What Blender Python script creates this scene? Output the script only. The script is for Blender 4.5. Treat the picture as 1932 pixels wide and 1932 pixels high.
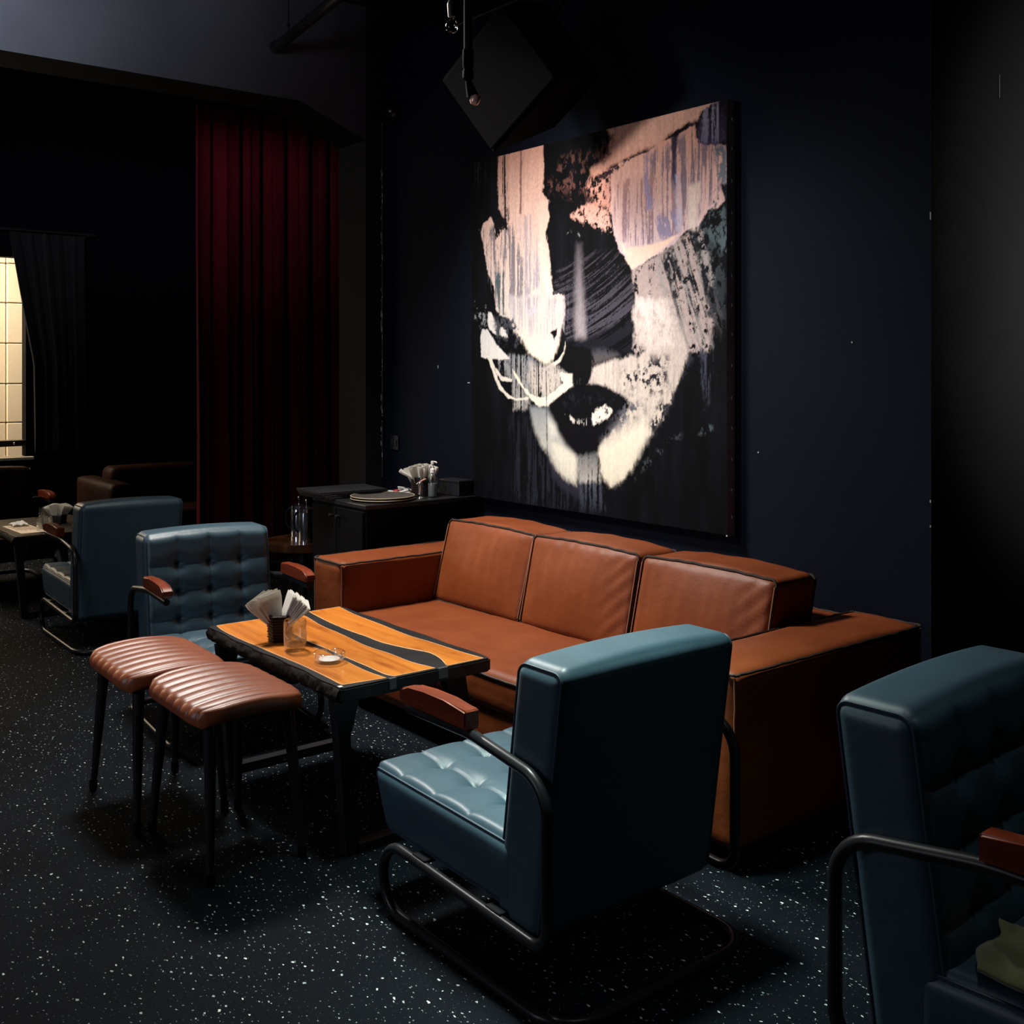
import bpy, bmesh, math, random
import numpy as np
from mathutils import Vector, Matrix
random.seed(7)
for o in list(bpy.data.objects): bpy.data.objects.remove(o)
SC = bpy.context.scene
C = SC.collection
PI = math.pi
R = math.radians

# ---------------------------------------------------------------- camera
cam_d = bpy.data.cameras.new('camera')
cam = bpy.data.objects.new('camera', cam_d); C.objects.link(cam)
cam.location = (0, 0, 1.5)
cam.rotation_euler = (R(90), 0, R(51.5))
cam_d.sensor_width = 36; cam_d.sensor_fit = 'HORIZONTAL'
cam_d.lens = 36 * 2048 / 1932
cam_d.shift_y = -(966 - 695) / 1932
cam_d.clip_start = 0.05
SC.camera = cam
# ---------------------------------------------------------------- world, exposure, lights
SC.view_settings.view_transform = 'Standard'
SC.view_settings.look = 'None'
SC.view_settings.gamma = 1
SC.view_settings.use_curve_mapping = False
SC.view_settings.exposure = 0.0
w = bpy.data.worlds.new('world'); SC.world = w
w.use_nodes = True
w.node_tree.nodes['Background'].inputs[0].default_value = (0.010, 0.013, 0.020, 1)
w.node_tree.nodes['Background'].inputs[1].default_value = 0.25

def area(name, loc, target, size, size_y, power, col, spread=180):
    l = bpy.data.lights.new(name, 'AREA'); l.shape = 'RECTANGLE'
    l.size = size; l.size_y = size_y; l.energy = power; l.color = col
    l.spread = R(spread)
    o = bpy.data.objects.new(name, l); C.objects.link(o)
    o.location = loc
    o.rotation_euler = (Vector(target) - Vector(loc)).to_track_quat('-Z', 'Y').to_euler()
    return o
# unseen key light above the seating group, then two added fills
area('unseen_overhead_light', (-4.80, 1.92, 3.35), (-3.50, 2.55, 0.5), 0.60, 0.45, 68, (1.0, 0.96, 0.90), 104)
area('unseen_overhead_light', (-2.50, 1.80, 3.60), (-2.10, 1.88, 0.6), 0.35, 0.35, 12, (0.82, 1.0, 0.90), 38)  # added fill, brightens the top and seat of the near armchair
area('unseen_overhead_light', (-0.95, 1.90, 3.60), (-1.20, 2.25, 0.4), 0.30, 0.30, 0.8, (0.92, 0.97, 1.0), 50)  # added weak fill for highlights on the right-edge armchair
# unseen fill added to light the painting below the loudspeaker
area('painting_fill', (-4.25, 1.00, 2.80), (-3.80, 3.56, 1.85), 0.25, 0.25, 7.0, (1.0, 0.95, 0.90), 54)
# unseen fill added to brighten the left part of the grey beam
area('beam_fill', (-4.4, -0.2, 3.0), (-5.86, 0.9, 3.5), 0.4, 0.4, 19, (0.86, 0.92, 1.0), 62)
# fill added above the far left table to lift its napkins, no lamp there
area('far_table_fill', (-6.9, 1.7, 3.4), (-7.15, 2.0, 0.5), 0.2, 0.2, 2.4, (1.0, 0.95, 0.88), 36)
# cool unseen fill added from the camera side for the near-facing surfaces
area('camera_side_fill', (-3.4, -2.9, 1.9), (-4.4, 3.0, 0.8), 1.4, 1.2, 15, (0.84, 0.84, 1.0), 110)
# weak unseen fill added to brighten the right-hand wall
area('right_wall_fill', (1.3, 4.95, 2.0), (-2.12, 4.95, 1.9), 0.3, 0.3, 5.0, (1.0, 0.97, 0.95), 46)
# daylight in the yard behind the far window
area('yard_daylight', (-10.2, 1.2, 3.2), (-11.0, 2.2, 1.6), 1.4, 1.0, 200, (1.0, 0.80, 0.60))
area('window_daylight', (-9.35, 0.9, 1.9), (-7.2, 1.8, 0.3), 0.9, 1.2, 17, (1.0, 0.9, 0.72))

# ---------------------------------------------------------------- materials
MATS = {}
def nn(t, typ, **kw):
    n = t.nodes.new(typ)
    for k, v in kw.items(): setattr(n, k, v)
    return n
def base_mat(name):
    m = bpy.data.materials.new(name); m.use_nodes = True
    t = m.node_tree
    return m, t, t.nodes['Principled BSDF']
def noise_col(t, c1, c2, scale=6.0, detail=4, stretch=(1, 1, 1), lo=0.35, hi=0.65):
    tc = nn(t, 'ShaderNodeTexCoord'); mp = nn(t, 'ShaderNodeMapping'); mp.inputs['Scale'].default_value = stretch
    nz = nn(t, 'ShaderNodeTexNoise'); nz.inputs['Scale'].default_value = scale; nz.inputs['Detail'].default_value = detail
    cr = nn(t, 'ShaderNodeValToRGB')
    cr.color_ramp.elements[0].position = lo; cr.color_ramp.elements[1].position = hi
    cr.color_ramp.elements[0].color = (*c1, 1); cr.color_ramp.elements[1].color = (*c2, 1)
    t.links.new(tc.outputs['Object'], mp.inputs[0]); t.links.new(mp.outputs[0], nz.inputs['Vector'])
    t.links.new(nz.outputs['Fac'], cr.inputs[0])
    return cr, nz, mp
def bump(t, b, src, strength=0.2, dist=0.002):
    bp = nn(t, 'ShaderNodeBump'); bp.inputs['Strength'].default_value = strength; bp.inputs['Distance'].default_value = dist
    t.links.new(src, bp.inputs['Height']); t.links.new(bp.outputs[0], b.inputs['Normal'])
    return bp
def simple(name, c1, c2=None, rough=0.5, metal=0.0, scale=8, bs=0.0, bscale=60, bdist=0.001, spec=0.5, coat=0.0, stretch=(1, 1, 1), detail=4, sheen=0.0):
    if name in MATS: return MATS[name]
    m, t, b = base_mat(name)
    c2 = c2 or tuple(x * 1.15 for x in c1)
    cr, nz, mp = noise_col(t, c1, c2, scale, detail, stretch)
    t.links.new(cr.outputs[0], b.inputs['Base Color'])
    b.inputs['Roughness'].default_value = rough; b.inputs['Metallic'].default_value = metal
    b.inputs['Specular IOR Level'].default_value = spec; b.inputs['Coat Weight'].default_value = coat
    b.inputs['Coat Roughness'].default_value = 0.12
    if sheen: b.inputs['Sheen Weight'].default_value = sheen
    if bs > 0:
        n2 = nn(t, 'ShaderNodeTexNoise'); n2.inputs['Scale'].default_value = bscale; n2.inputs['Detail'].default_value = 5
        t.links.new(mp.outputs[0], n2.inputs['Vector'])
        bump(t, b, n2.outputs['Fac'], bs, bdist)
    MATS[name] = m
    return m
def leather(name, c1, c2, rough, wrinkle=0.35, spec=0.5):
    m, t, b = base_mat(name)
    cr, nz, mp = noise_col(t, c1, c2, 5, 5)
    t.links.new(cr.outputs[0], b.inputs['Base Color'])
    b.inputs['Roughness'].default_value = rough; b.inputs['Specular IOR Level'].default_value = spec
    v = nn(t, 'ShaderNodeTexVoronoi'); v.inputs['Scale'].default_value = 420
    n2 = nn(t, 'ShaderNodeTexNoise'); n2.inputs['Scale'].default_value = 14; n2.inputs['Detail'].default_value = 3
    t.links.new(mp.outputs[0], v.inputs['Vector']); t.links.new(mp.outputs[0], n2.inputs['Vector'])
    b1 = nn(t, 'ShaderNodeBump'); b1.inputs['Strength'].default_value = 0.12; b1.inputs['Distance'].default_value = 0.0006
    b2 = nn(t, 'ShaderNodeBump'); b2.inputs['Strength'].default_value = wrinkle; b2.inputs['Distance'].default_value = 0.006
    t.links.new(v.outputs['Distance'], b1.inputs['Height']); t.links.new(n2.outputs['Fac'], b2.inputs['Height'])
    t.links.new(b2.outputs[0], b1.inputs['Normal']); t.links.new(b1.outputs[0], b.inputs['Normal'])
    MATS[name] = m
    return m
blue = leather('blue_leather', (0.028, 0.058, 0.080), (0.034, 0.071, 0.095), 0.46, 0.25)
tan = leather('tan_leather', (0.168, 0.037, 0.0092), (0.200, 0.047, 0.0122), 0.50, 0.45, 0.25)
stool_leather = leather('stool_leather', (0.205, 0.052, 0.018), (0.245, 0.064, 0.023), 0.42, 0.2)
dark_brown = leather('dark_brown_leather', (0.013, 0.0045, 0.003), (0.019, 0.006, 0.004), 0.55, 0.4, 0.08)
seam_dark = simple('seam_dark', (0.018, 0.008, 0.005), rough=0.7)
seam_light = simple('seam_light', (0.30, 0.13, 0.07), rough=0.6)
blue_pipe = simple('blue_piping', (0.024, 0.046, 0.068), rough=0.55, spec=.3)
black_steel = simple('black_steel', (0.010, 0.010, 0.012), (0.014, 0.014, 0.016), rough=0.34, metal=0.0, spec=0.28, bs=0.1, bscale=120)
lamp_pipe_m = simple('lamp_pipe_black', (0.008, 0.008, 0.011), rough=0.75, spec=0.12)
matt_black = simple('matt_black', (0.0030, 0.0030, 0.0038), rough=0.75, spec=0.05)
chrome = simple('chrome', (0.75, 0.76, 0.78), rough=0.16, metal=1.0)
white_plastic = simple('white_plastic', (0.78, 0.77, 0.74), rough=0.35)
paper = simple('napkin_paper', (0.80, 0.78, 0.72), (0.86, 0.84, 0.79), rough=0.9, scale=30, bs=0.2, bscale=300)
m_, t_, b_ = paper, paper.node_tree, paper.node_tree.nodes['Principled BSDF']
tl_ = nn(t_, 'ShaderNodeBsdfTranslucent'); tl_.inputs[0].default_value = (.85, .82, .75, 1)
mx_ = nn(t_, 'ShaderNodeMixShader'); mx_.inputs[0].default_value = .38
t_.links.new(b_.outputs[0], mx_.inputs[1]); t_.links.new(tl_.outputs[0], mx_.inputs[2]); t_.links.new(mx_.outputs[0], t_.nodes['Material Output'].inputs[0])
wicker = simple('dark_wicker', (0.008, 0.005, 0.004), (0.014, 0.008, 0.006), rough=0.45, spec=0.3)
cherry = None
def wood(name, c1, c2, c3, rough, coat, stretch=(0.6, 9, 9), scale=3.0, bs=0.08):
    m, t, b = base_mat(name)
    tc = nn(t, 'ShaderNodeTexCoord'); mp = nn(t, 'ShaderNodeMapping'); mp.inputs['Scale'].default_value = stretch
    n1 = nn(t, 'ShaderNodeTexNoise'); n1.inputs['Scale'].default_value = scale; n1.inputs['Detail'].default_value = 8; n1.inputs['Distortion'].default_value = 0.6
    cr = nn(t, 'ShaderNodeValToRGB')
    e = cr.color_ramp.elements
    e[0].position = 0.30; e[0].color = (*c1, 1); e[1].position = 0.62; e[1].color = (*c3, 1)
    k = e.new(0.47); k.color = (*c2, 1)
    # broad darker blotches, larger towards the ends of the board
    n3 = nn(t, 'ShaderNodeTexNoise'); n3.inputs['Scale'].default_value = 5; n3.inputs['Detail'].default_value = 5
    mp2 = nn(t, 'ShaderNodeMapping'); mp2.inputs['Scale'].default_value = (1, 3, 3)
    cr2 = nn(t, 'ShaderNodeValToRGB'); cr2.color_ramp.elements[0].position = 0.28; cr2.color_ramp.elements[1].position = 0.45
    cr2.color_ramp.elements[0].color = (0.50, 0.28, 0.12, 1); cr2.color_ramp.elements[1].color = (1, 1, 1, 1)
    mx = nn(t, 'ShaderNodeMix', data_type='RGBA', blend_type='MULTIPLY'); mx.inputs['Factor'].default_value = 0.75
    t.links.new(tc.outputs['Object'], mp.inputs[0]); t.links.new(mp.outputs[0], n1.inputs['Vector']); t.links.new(n1.outputs['Fac'], cr.inputs[0])
    t.links.new(tc.outputs['Object'], mp2.inputs[0]); t.links.new(mp2.outputs[0], n3.inputs['Vector']); t.links.new(n3.outputs['Fac'], cr2.inputs[0])
    t.links.new(cr.outputs[0], mx.inputs['A']); t.links.new(cr2.outputs[0], mx.inputs['B'])
    t.links.new(mx.outputs['Result'], b.inputs['Base Color'])
    b.inputs['Specular IOR Level'].default_value = 0.3
    b.inputs['Roughness'].default_value = rough; b.inputs['Coat Weight'].default_value = coat; b.inputs['Coat Roughness'].default_value = 0.1
    bump(t, b, n1.outputs['Fac'], bs, 0.001)
    MATS[name] = m
    return m
honey = wood('honey_wood', (0.46, 0.130, 0.014), (0.56, 0.172, 0.020), (0.64, 0.210, 0.027), 0.35, 0.4)
cherry = wood('cherry_wood', (0.080, 0.011, 0.0035), (0.130, 0.020, 0.0055), (0.18, 0.030, 0.008), 0.38, 0.08)
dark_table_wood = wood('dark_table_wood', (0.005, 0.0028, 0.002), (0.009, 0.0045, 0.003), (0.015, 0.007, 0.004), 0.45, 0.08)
resin = simple('black_resin', (0.008, 0.008, 0.009), (0.016, 0.016, 0.017), rough=0.45, scale=9, spec=0.22, bs=0.15, bscale=40)
bark = simple('dark_bark', (0.003, 0.0026, 0.0024), (0.015, 0.011, 0.008), rough=0.8, spec=0.1, scale=18, bs=0.8, bscale=50, bdist=0.004, detail=8)
wood_rim = simple('pale_wood_edge', (0.75, 0.42, 0.20), rough=0.5)

def glass_mat():
    m, t, b = base_mat('clear_glass')
    cr, nz, mp = noise_col(t, (0.95, 0.965, 0.96), (0.985, 0.99, 0.985), 4)
    tr = nn(t, 'ShaderNodeBsdfTransparent'); t.links.new(cr.outputs[0], tr.inputs[0])
    b.inputs['Transmission Weight'].default_value = 1.0; b.inputs['Roughness'].default_value = 0.02; b.inputs['IOR'].default_value = 1.45
    gl = nn(t, 'ShaderNodeBsdfGlossy'); gl.inputs['Roughness'].default_value = 0.05
    lw = nn(t, 'ShaderNodeLayerWeight'); lw.inputs['Blend'].default_value = 0.5
    pw = nn(t, 'ShaderNodeMath', operation='POWER'); pw.inputs[1].default_value = 3.5; t.links.new(lw.outputs['Facing'], pw.inputs[0])
    fr = nn(t, 'ShaderNodeMath', operation='MULTIPLY_ADD'); fr.inputs[1].default_value = 0.80; fr.inputs[2].default_value = 0.06; t.links.new(pw.outputs[0], fr.inputs[0])
    m1 = nn(t, 'ShaderNodeMixShader'); m1.inputs[0].default_value = 0.20
    t.links.new(tr.outputs[0], m1.inputs[1]); t.links.new(b.outputs[0], m1.inputs[2])
    m2 = nn(t, 'ShaderNodeMixShader'); t.links.new(fr.outputs[0], m2.inputs[0]); t.links.new(m1.outputs[0], m2.inputs[1]); t.links.new(gl.outputs[0], m2.inputs[2])
    t.links.new(m2.outputs[0], t.nodes['Material Output'].inputs[0])
    return m
glass = glass_mat()
def velvet():
    m, t, b = base_mat('red_velvet')
    cr, nz, mp = noise_col(t, (0.050, 0.0008, 0.0045), (0.080, 0.0016, 0.008), 7, 5, (1, 1, 0.15))
    t.links.new(cr.outputs[0], b.inputs['Base Color'])
    b.inputs['Roughness'].default_value = 0.9; b.inputs['Sheen Weight'].default_value = 0.2
    b.inputs['Sheen Tint'].default_value = (0.7, 0.05, 0.12, 1); b.inputs['Specular IOR Level'].default_value = 0.1
    n2 = nn(t, 'ShaderNodeTexNoise'); n2.inputs['Scale'].default_value = 60
    t.links.new(mp.outputs[0], n2.inputs['Vector']); bump(t, b, n2.outputs['Fac'], 0.2, 0.002)
    return m
red_velvet = velvet()
def paint_wall(name, c1, c2, rough=0.7, chips=0.0):
    m, t, b = base_mat(name)
    cr, nz, mp = noise_col(t, c1, c2, 1.6, 7, lo=0.3, hi=0.7)
    out = cr.outputs[0]
    if chips:
        v = nn(t, 'ShaderNodeTexVoronoi'); v.inputs['Scale'].default_value = 9; v.inputs['Randomness'].default_value = 1
        t.links.new(mp.outputs[0], v.inputs['Vector'])
        lt = nn(t, 'ShaderNodeMath', operation='LESS_THAN'); lt.inputs[1].default_value = 0.018 * chips
        sx = nn(t, 'ShaderNodeSeparateColor'); t.links.new(v.outputs['Color'], sx.inputs[0])
        gt = nn(t, 'ShaderNodeMath', operation='GREATER_THAN'); gt.inputs[1].default_value = 0.86
        t.links.new(sx.outputs[0], gt.inputs[0]); t.links.new(v.outputs['Distance'], lt.inputs[0])
        mu = nn(t, 'ShaderNodeMath', operation='MULTIPLY'); t.links.new(lt.outputs[0], mu.inputs[0]); t.links.new(gt.outputs[0], mu.inputs[1])
        mx = nn(t, 'ShaderNodeMix', data_type='RGBA'); t.links.new(mu.outputs[0], mx.inputs['Factor'])
        t.links.new(out, mx.inputs['A']); mx.inputs['B'].default_value = (0.10, 0.11, 0.12, 1)
        out = mx.outputs['Result']
    t.links.new(out, b.inputs['Base Color'])
    b.inputs['Roughness'].default_value = rough; b.inputs['Specular IOR Level'].default_value = 0.05
    n2 = nn(t, 'ShaderNodeTexNoise'); n2.inputs['Scale'].default_value = 40; n2.inputs['Detail'].default_value = 8
    t.links.new(mp.outputs[0], n2.inputs['Vector']); bump(t, b, n2.outputs['Fac'], 0.35, 0.003)
    return m
navy = paint_wall('navy_wall_paint', (0.0042, 0.0060, 0.0125), (0.0056, 0.0076, 0.0150), 0.75, 1.0)
passage_paint = paint_wall('passage_wall_paint', (0.040, 0.042, 0.045), (0.052, 0.053, 0.056), 0.8, 1.0)
charcoal = paint_wall('charcoal_wall_paint', (0.0150, 0.0160, 0.0180), (0.0190, 0.0200, 0.0215), 0.8, 1.0)
beam_paint = paint_wall('grey_beam_paint', (0.050, 0.052, 0.064), (0.070, 0.072, 0.086), 0.75, 1.0)
black_wall = paint_wall('black_wall_paint', (0.0018, 0.0018, 0.0045), (0.0026, 0.0026, 0.0058), 0.85)
ceiling_black_beam_shade = paint_wall('black_ceiling_paint_beam_shade', (0.0022, 0.0015, 0.0015), (0.003, 0.002, 0.002), 0.9)
cream_paint = paint_wall('cream_block_paint', (0.78, 0.68, 0.50), (0.84, 0.75, 0.57), 0.7)
chip_white = simple('chipped_plaster', (0.30, 0.32, 0.34), rough=0.9)

def floor_mat():
    m, t, b = base_mat('speckled_rubber_floor')
    cr, nz, mp = noise_col(t, (0.0018, 0.0029, 0.0048), (0.0044, 0.0064, 0.0098), 2.2, 9, lo=0.3, hi=0.72)
    # warp so that flecks are irregular chips
    wn = nn(t, 'ShaderNodeTexNoise'); wn.inputs['Scale'].default_value = 90; wn.inputs['Detail'].default_value = 1
    t.links.new(mp.outputs[0], wn.inputs['Vector'])
    off = nn(t, 'ShaderNodeVectorMath', operation='MULTIPLY_ADD'); off.inputs[1].default_value = (0.010, 0.010, 0)
    t.links.new(wn.outputs['Color'], off.inputs[0]); t.links.new(mp.outputs[0], off.inputs[2])
    cur = cr.outputs[0]
    for sc, thr, keep, colr in ((27, 0.054, 0.62, (0.33, 0.38, 0.37)), (39, 0.052, 0.58, (0.17, 0.20, 0.20)), (85, 0.055, 0.75, (0.06, 0.08, 0.085)), (20, 0.046, 0.72, (0.55, 0.60, 0.56))):
        mm = nn(t, 'ShaderNodeMapping'); mm.inputs['Rotation'].default_value = (0, 0, sc * 0.37); mm.inputs['Scale'].default_value = (1.0, 1.75, 0.0)
        mm.inputs['Location'].default_value = (sc * 0.13, sc * 0.71, 0)
        t.links.new(off.outputs[0], mm.inputs[0])
        v = nn(t, 'ShaderNodeTexVoronoi'); v.voronoi_dimensions = '2D'; v.inputs['Scale'].default_value = sc
        t.links.new(mm.outputs[0], v.inputs['Vector'])
        s = nn(t, 'ShaderNodeSeparateColor'); t.links.new(v.outputs['Color'], s.inputs[0])
        # size varies per fleck
        sz = nn(t, 'ShaderNodeMath', operation='MULTIPLY'); sz.inputs[1].default_value = thr * 2.4
        t.links.new(s.outputs[1], sz.inputs[0])
        lt = nn(t, 'ShaderNodeMath', operation='LESS_THAN'); t.links.new(v.outputs['Distance'], lt.inputs[0]); t.links.new(sz.outputs[0], lt.inputs[1])
        gt = nn(t, 'ShaderNodeMath', operation='GREATER_THAN'); gt.inputs[1].default_value = keep; t.links.new(s.outputs[0], gt.inputs[0])
        mu = nn(t, 'ShaderNodeMath', operation='MULTIPLY'); t.links.new(lt.outputs[0], mu.inputs[0]); t.links.new(gt.outputs[0], mu.inputs[1])
        mx = nn(t, 'ShaderNodeMix', data_type='RGBA'); t.links.new(mu.outputs[0], mx.inputs['Factor'])
        t.links.new(cur, mx.inputs['A']); mx.inputs['B'].default_value = (*colr, 1)
        cur = mx.outputs['Result']
    t.links.new(cur, b.inputs['Base Color'])
    b.inputs['Roughness'].default_value = 0.75; b.inputs['Specular IOR Level'].default_value = 0.04
    n2 = nn(t, 'ShaderNodeTexNoise'); n2.inputs['Scale'].default_value = 130; n2.inputs['Detail'].default_value = 6
    t.links.new(mp.outputs[0], n2.inputs['Vector']); bump(t, b, n2.outputs['Fac'], 0.35, 0.002)
    return m
floor_m = floor_mat()

# ---------------------------------------------------------------- mesh helpers
def finish(bm, name, mat, parent=None, smooth=True, angle=40, kind=None, loc=None, rot=None):
    me = bpy.data.meshes.new(name)
    bmesh.ops.recalc_face_normals(bm, faces=bm.faces)
    bm.to_mesh(me); bm.free()
    if isinstance(mat, (list, tuple)):
        for q in mat: me.materials.append(q)
    else: me.materials.append(mat)
    if smooth:
        for p in me.polygons: p.use_smooth = True
        me.set_sharp_from_angle(angle=R(angle))
    o = bpy.data.objects.new(name, me); C.objects.link(o)
    if parent: o.parent = parent
    if kind: o['kind'] = kind
    if loc: o.location = loc
    if rot: o.rotation_euler = rot
    return o
def thing(name, label, cat, loc=(0, 0, 0), rz=0.0, group=None):
    o = bpy.data.objects.new(name, None); C.objects.link(o)
    o.empty_display_size = 0.1
    o.location = loc; o.rotation_euler = (0, 0, rz)
    return tag(o, label, cat, group)
def tag(o, label, cat, group=None):
    o['label'] = label; o['category'] = cat
    if group: o['group'] = group
    return o
def copy_tree(root, loc, rz=None, label=None, group=None):
    r = root.copy(); C.objects.link(r); r.location = loc
    if rz is not None: r.rotation_euler = (0, 0, rz)
    if label: r['label'] = label
    if group: r['group'] = group
    for ch in list(root.children):
        c = ch.copy(); C.objects.link(c); c.parent = r
        for g in list(ch.children):
            d = g.copy(); C.objects.link(d); d.parent = c
    return r
def box(bm, x0, x1, y0, y1, z0, z1, bev=0.0, seg=2, M=None):
    r = bmesh.ops.create_cube(bm, size=1)
    vs = r['verts']
    for v in vs:
        v.co = Vector((x0 + (v.co.x + .5) * (x1 - x0), y0 + (v.co.y + .5) * (y1 - y0), z0 + (v.co.z + .5) * (z1 - z0)))
    if bev:
        es = list({e for v in vs for e in v.link_edges})
        q = bmesh.ops.bevel(bm, geom=es, offset=bev, segments=seg, affect='EDGES', profile=0.5)
        vs = list({v for f in q['faces'] for v in f.verts} | {v for v in vs if v.is_valid})
    if M is not None:
        for v in vs: v.co = M @ v.co
    return vs
def tube(bm, pts, r, seg=12, caps=True, close=False):
    pts = [Vector(p) for p in pts]; n = len(pts)
    rs = r if isinstance(r, (list, tuple)) else [r] * n
    rings = []; up = None
    for i, p in enumerate(pts):
        if close: tg = (pts[(i + 1) % n] - pts[i - 1]).normalized()
        else: tg = ((pts[min(i + 1, n - 1)] - pts[i]).normalized() + (pts[i] - pts[max(i - 1, 0)]).normalized()).normalized()
        if up is None:
            a = Vector((0, 0, 1)) if abs(tg.z) < 0.9 else Vector((1, 0, 0))
            up = (a - tg * a.dot(tg)).normalized()
        else:
            up = (up - tg * up.dot(tg)).normalized()
        sd = tg.cross(up)
        rings.append([bm.verts.new(p + rs[i] * (math.cos(2 * PI * k / seg) * up + math.sin(2 * PI * k / seg) * sd)) for k in range(seg)])
    m = n if close else n - 1
    for i in range(m):
        a, b = rings[i], rings[(i + 1) % n]
        for k in range(seg):
            bm.faces.new((a[k], a[(k + 1) % seg], b[(k + 1) % seg], b[k]))
    if caps and not close:
        bm.faces.new(rings[0][::-1]); bm.faces.new(rings[-1])
def fillet(pts, rad, n=7):
    pts = [Vector(p) for p in pts]; out = [pts[0]]
    for i in range(1, len(pts) - 1):
        a, b, c = pts[i - 1], pts[i], pts[i + 1]
        rr = rad[i - 1] if isinstance(rad, (list, tuple)) else rad
        u = (a - b).normalized(); v = (c - b).normalized()
        ang = u.angle(v)
        if rr <= 0 or ang > PI - 0.02: out.append(b); continue
        d = min(rr / math.tan(ang / 2), (a - b).length * 0.5 if i > 1 else (a - b).length, (c - b).length * 0.5 if i < len(pts) - 2 else (c - b).length)
        rr = d * math.tan(ang / 2)
        bis = (u + v).normalized(); ctr = b + bis * (rr / math.sin(ang / 2))
        s = b + u * d - ctr; e = b + v * d - ctr
        th = s.angle(e)
        for k in range(n + 1):
            f = k / n
            out.append(ctr + (s * math.sin((1 - f) * th) + e * math.sin(f * th)) / math.sin(th))
    out.append(pts[-1]); return out
def lathe(bm, prof, seg=28, c=(0, 0, 0), arc=None):
    rings = []
    for r_, z_ in prof:
        if r_ < 1e-6: rings.append([bm.verts.new((c[0], c[1], c[2] + z_))])
        else: rings.append([bm.verts.new((c[0] + r_ * math.cos(2 * PI * k / seg), c[1] + r_ * math.sin(2 * PI * k / seg), c[2] + z_)) for k in range(seg)])
    for a, b in zip(rings[:-1], rings[1:]):
        if len(a) == 1 and len(b) == 1: continue
        for k in range(seg):
            k2 = (k + 1) % seg
            if len(a) == 1: bm.faces.new((a[0], b[k], b[k2]))
            elif len(b) == 1: bm.faces.new((a[k], b[0], a[k2]))
            else: bm.faces.new((a[k], b[k], b[k2], a[k2]))
def prism(bm, poly, z0, z1, axis='z'):
    def P(a, b, h):
        return {'z': (a, b, h), 'y': (a, h, b), 'x': (h, a, b)}[axis]
    lo = [bm.verts.new(P(a, b, z0)) for a, b in poly]; hi = [bm.verts.new(P(a, b, z1)) for a, b in poly]
    n = len(poly)
    f1 = bm.faces.new(lo[::-1]); f2 = bm.faces.new(hi)
    for i in range(n): bm.faces.new((lo[i], lo[(i + 1) % n], hi[(i + 1) % n], hi[i]))
    return f1, f2
def cushion(dim, r, cell=0.02, disp=None, xf=None, whole=False):
    """rounded box with dense faces; disp(face, p, n) -> offset along n; xf(p) -> final point"""
    hx, hy, hz = dim[0] / 2, dim[1] / 2, dim[2] / 2
    bm = bmesh.new()
    h = (hx, hy, hz)
    for ax in range(3):
        a1, a2 = (ax + 1) % 3, (ax + 2) % 3
        n1 = max(4, int(2 * h[a1] / cell)); n2 = max(4, int(2 * h[a2] / cell))
        for sg in (-1, 1):
            grid = []
            for i in range(n1 + 1):
                row = []
                for j in range(n2 + 1):
                    p = [0, 0, 0]; p[ax] = sg * h[ax]
                    p[a1] = -h[a1] + 2 * h[a1] * i / n1; p[a2] = -h[a2] + 2 * h[a2] * j / n2
                    q = [max(-(h[k] - r), min(h[k] - r, p[k])) for k in range(3)]
                    n = Vector([p[k] - q[k] for k in range(3)])
                    n = n.normalized() if n.length > 1e-9 else Vector((0, 0, 1))
                    pos = Vector(q) + n * r
                    if disp:
                        ed = min(h[a1] - abs(p[a1]), h[a2] - abs(p[a2])) / (r * 1.1)
                        wt = 1.0 if whole else max(0.0, min(1.0, ed)); wt = wt * wt * (3 - 2 * wt)
                        pos = pos + n * (disp((ax, sg), p, n) * wt)
                    if xf: pos = xf(pos)
                    row.append(bm.verts.new(pos))
                grid.append(row)
            for i in range(n1):
                for j in range(n2):
                    f = (grid[i][j], grid[i + 1][j], grid[i + 1][j + 1], grid[i][j + 1])
                    bm.faces.new(f if sg > 0 else f[::-1])
    bmesh.ops.remove_doubles(bm, verts=bm.verts, dist=1e-5)
    return bm

from mathutils import noise as mnoise
# ================================================================ the room
def sbox(name, dims, mat, bev=0.0, parent=None):
    bm = bmesh.new(); box(bm, *dims, bev=bev)
    return finish(bm, name, mat, parent, smooth=False, kind='structure')
sbox('floor', (-11.6, 2.0, -3.3, 7.0, -0.10, 0.0), floor_m)
sbox('ceiling', (-9.7, 2.0, -3.3, 7.0, 3.90, 4.0), ceiling_black_beam_shade)
sbox('wall_back', (-6.192, -2.222, 3.62, 3.72, 0, 3.9), navy)
bm = bmesh.new(); box(bm, -2.222, -2.122, 3.62, 7.0, 0, 3.9)
wr = finish(bm, 'wall_right', [passage_paint, navy], None, smooth=False, kind='structure')
for p in wr.data.polygons:
    if p.normal.y < -0.9: p.material_index = 1
sbox('wall_front', (-9.7, 2.0, -3.4, -3.3, 0, 3.9), black_wall)
sbox('wall_side', (2.0, 2.1, -3.4, 7.0, 0, 3.9), black_wall)
sbox('wall_far', (-9.7, -6.292, 5.0, 5.1, 0, 3.9), black_wall)
sbox('wall_passage', (-6.292, -6.192, 3.62, 5.1, 0, 3.9), black_wall)
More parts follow.
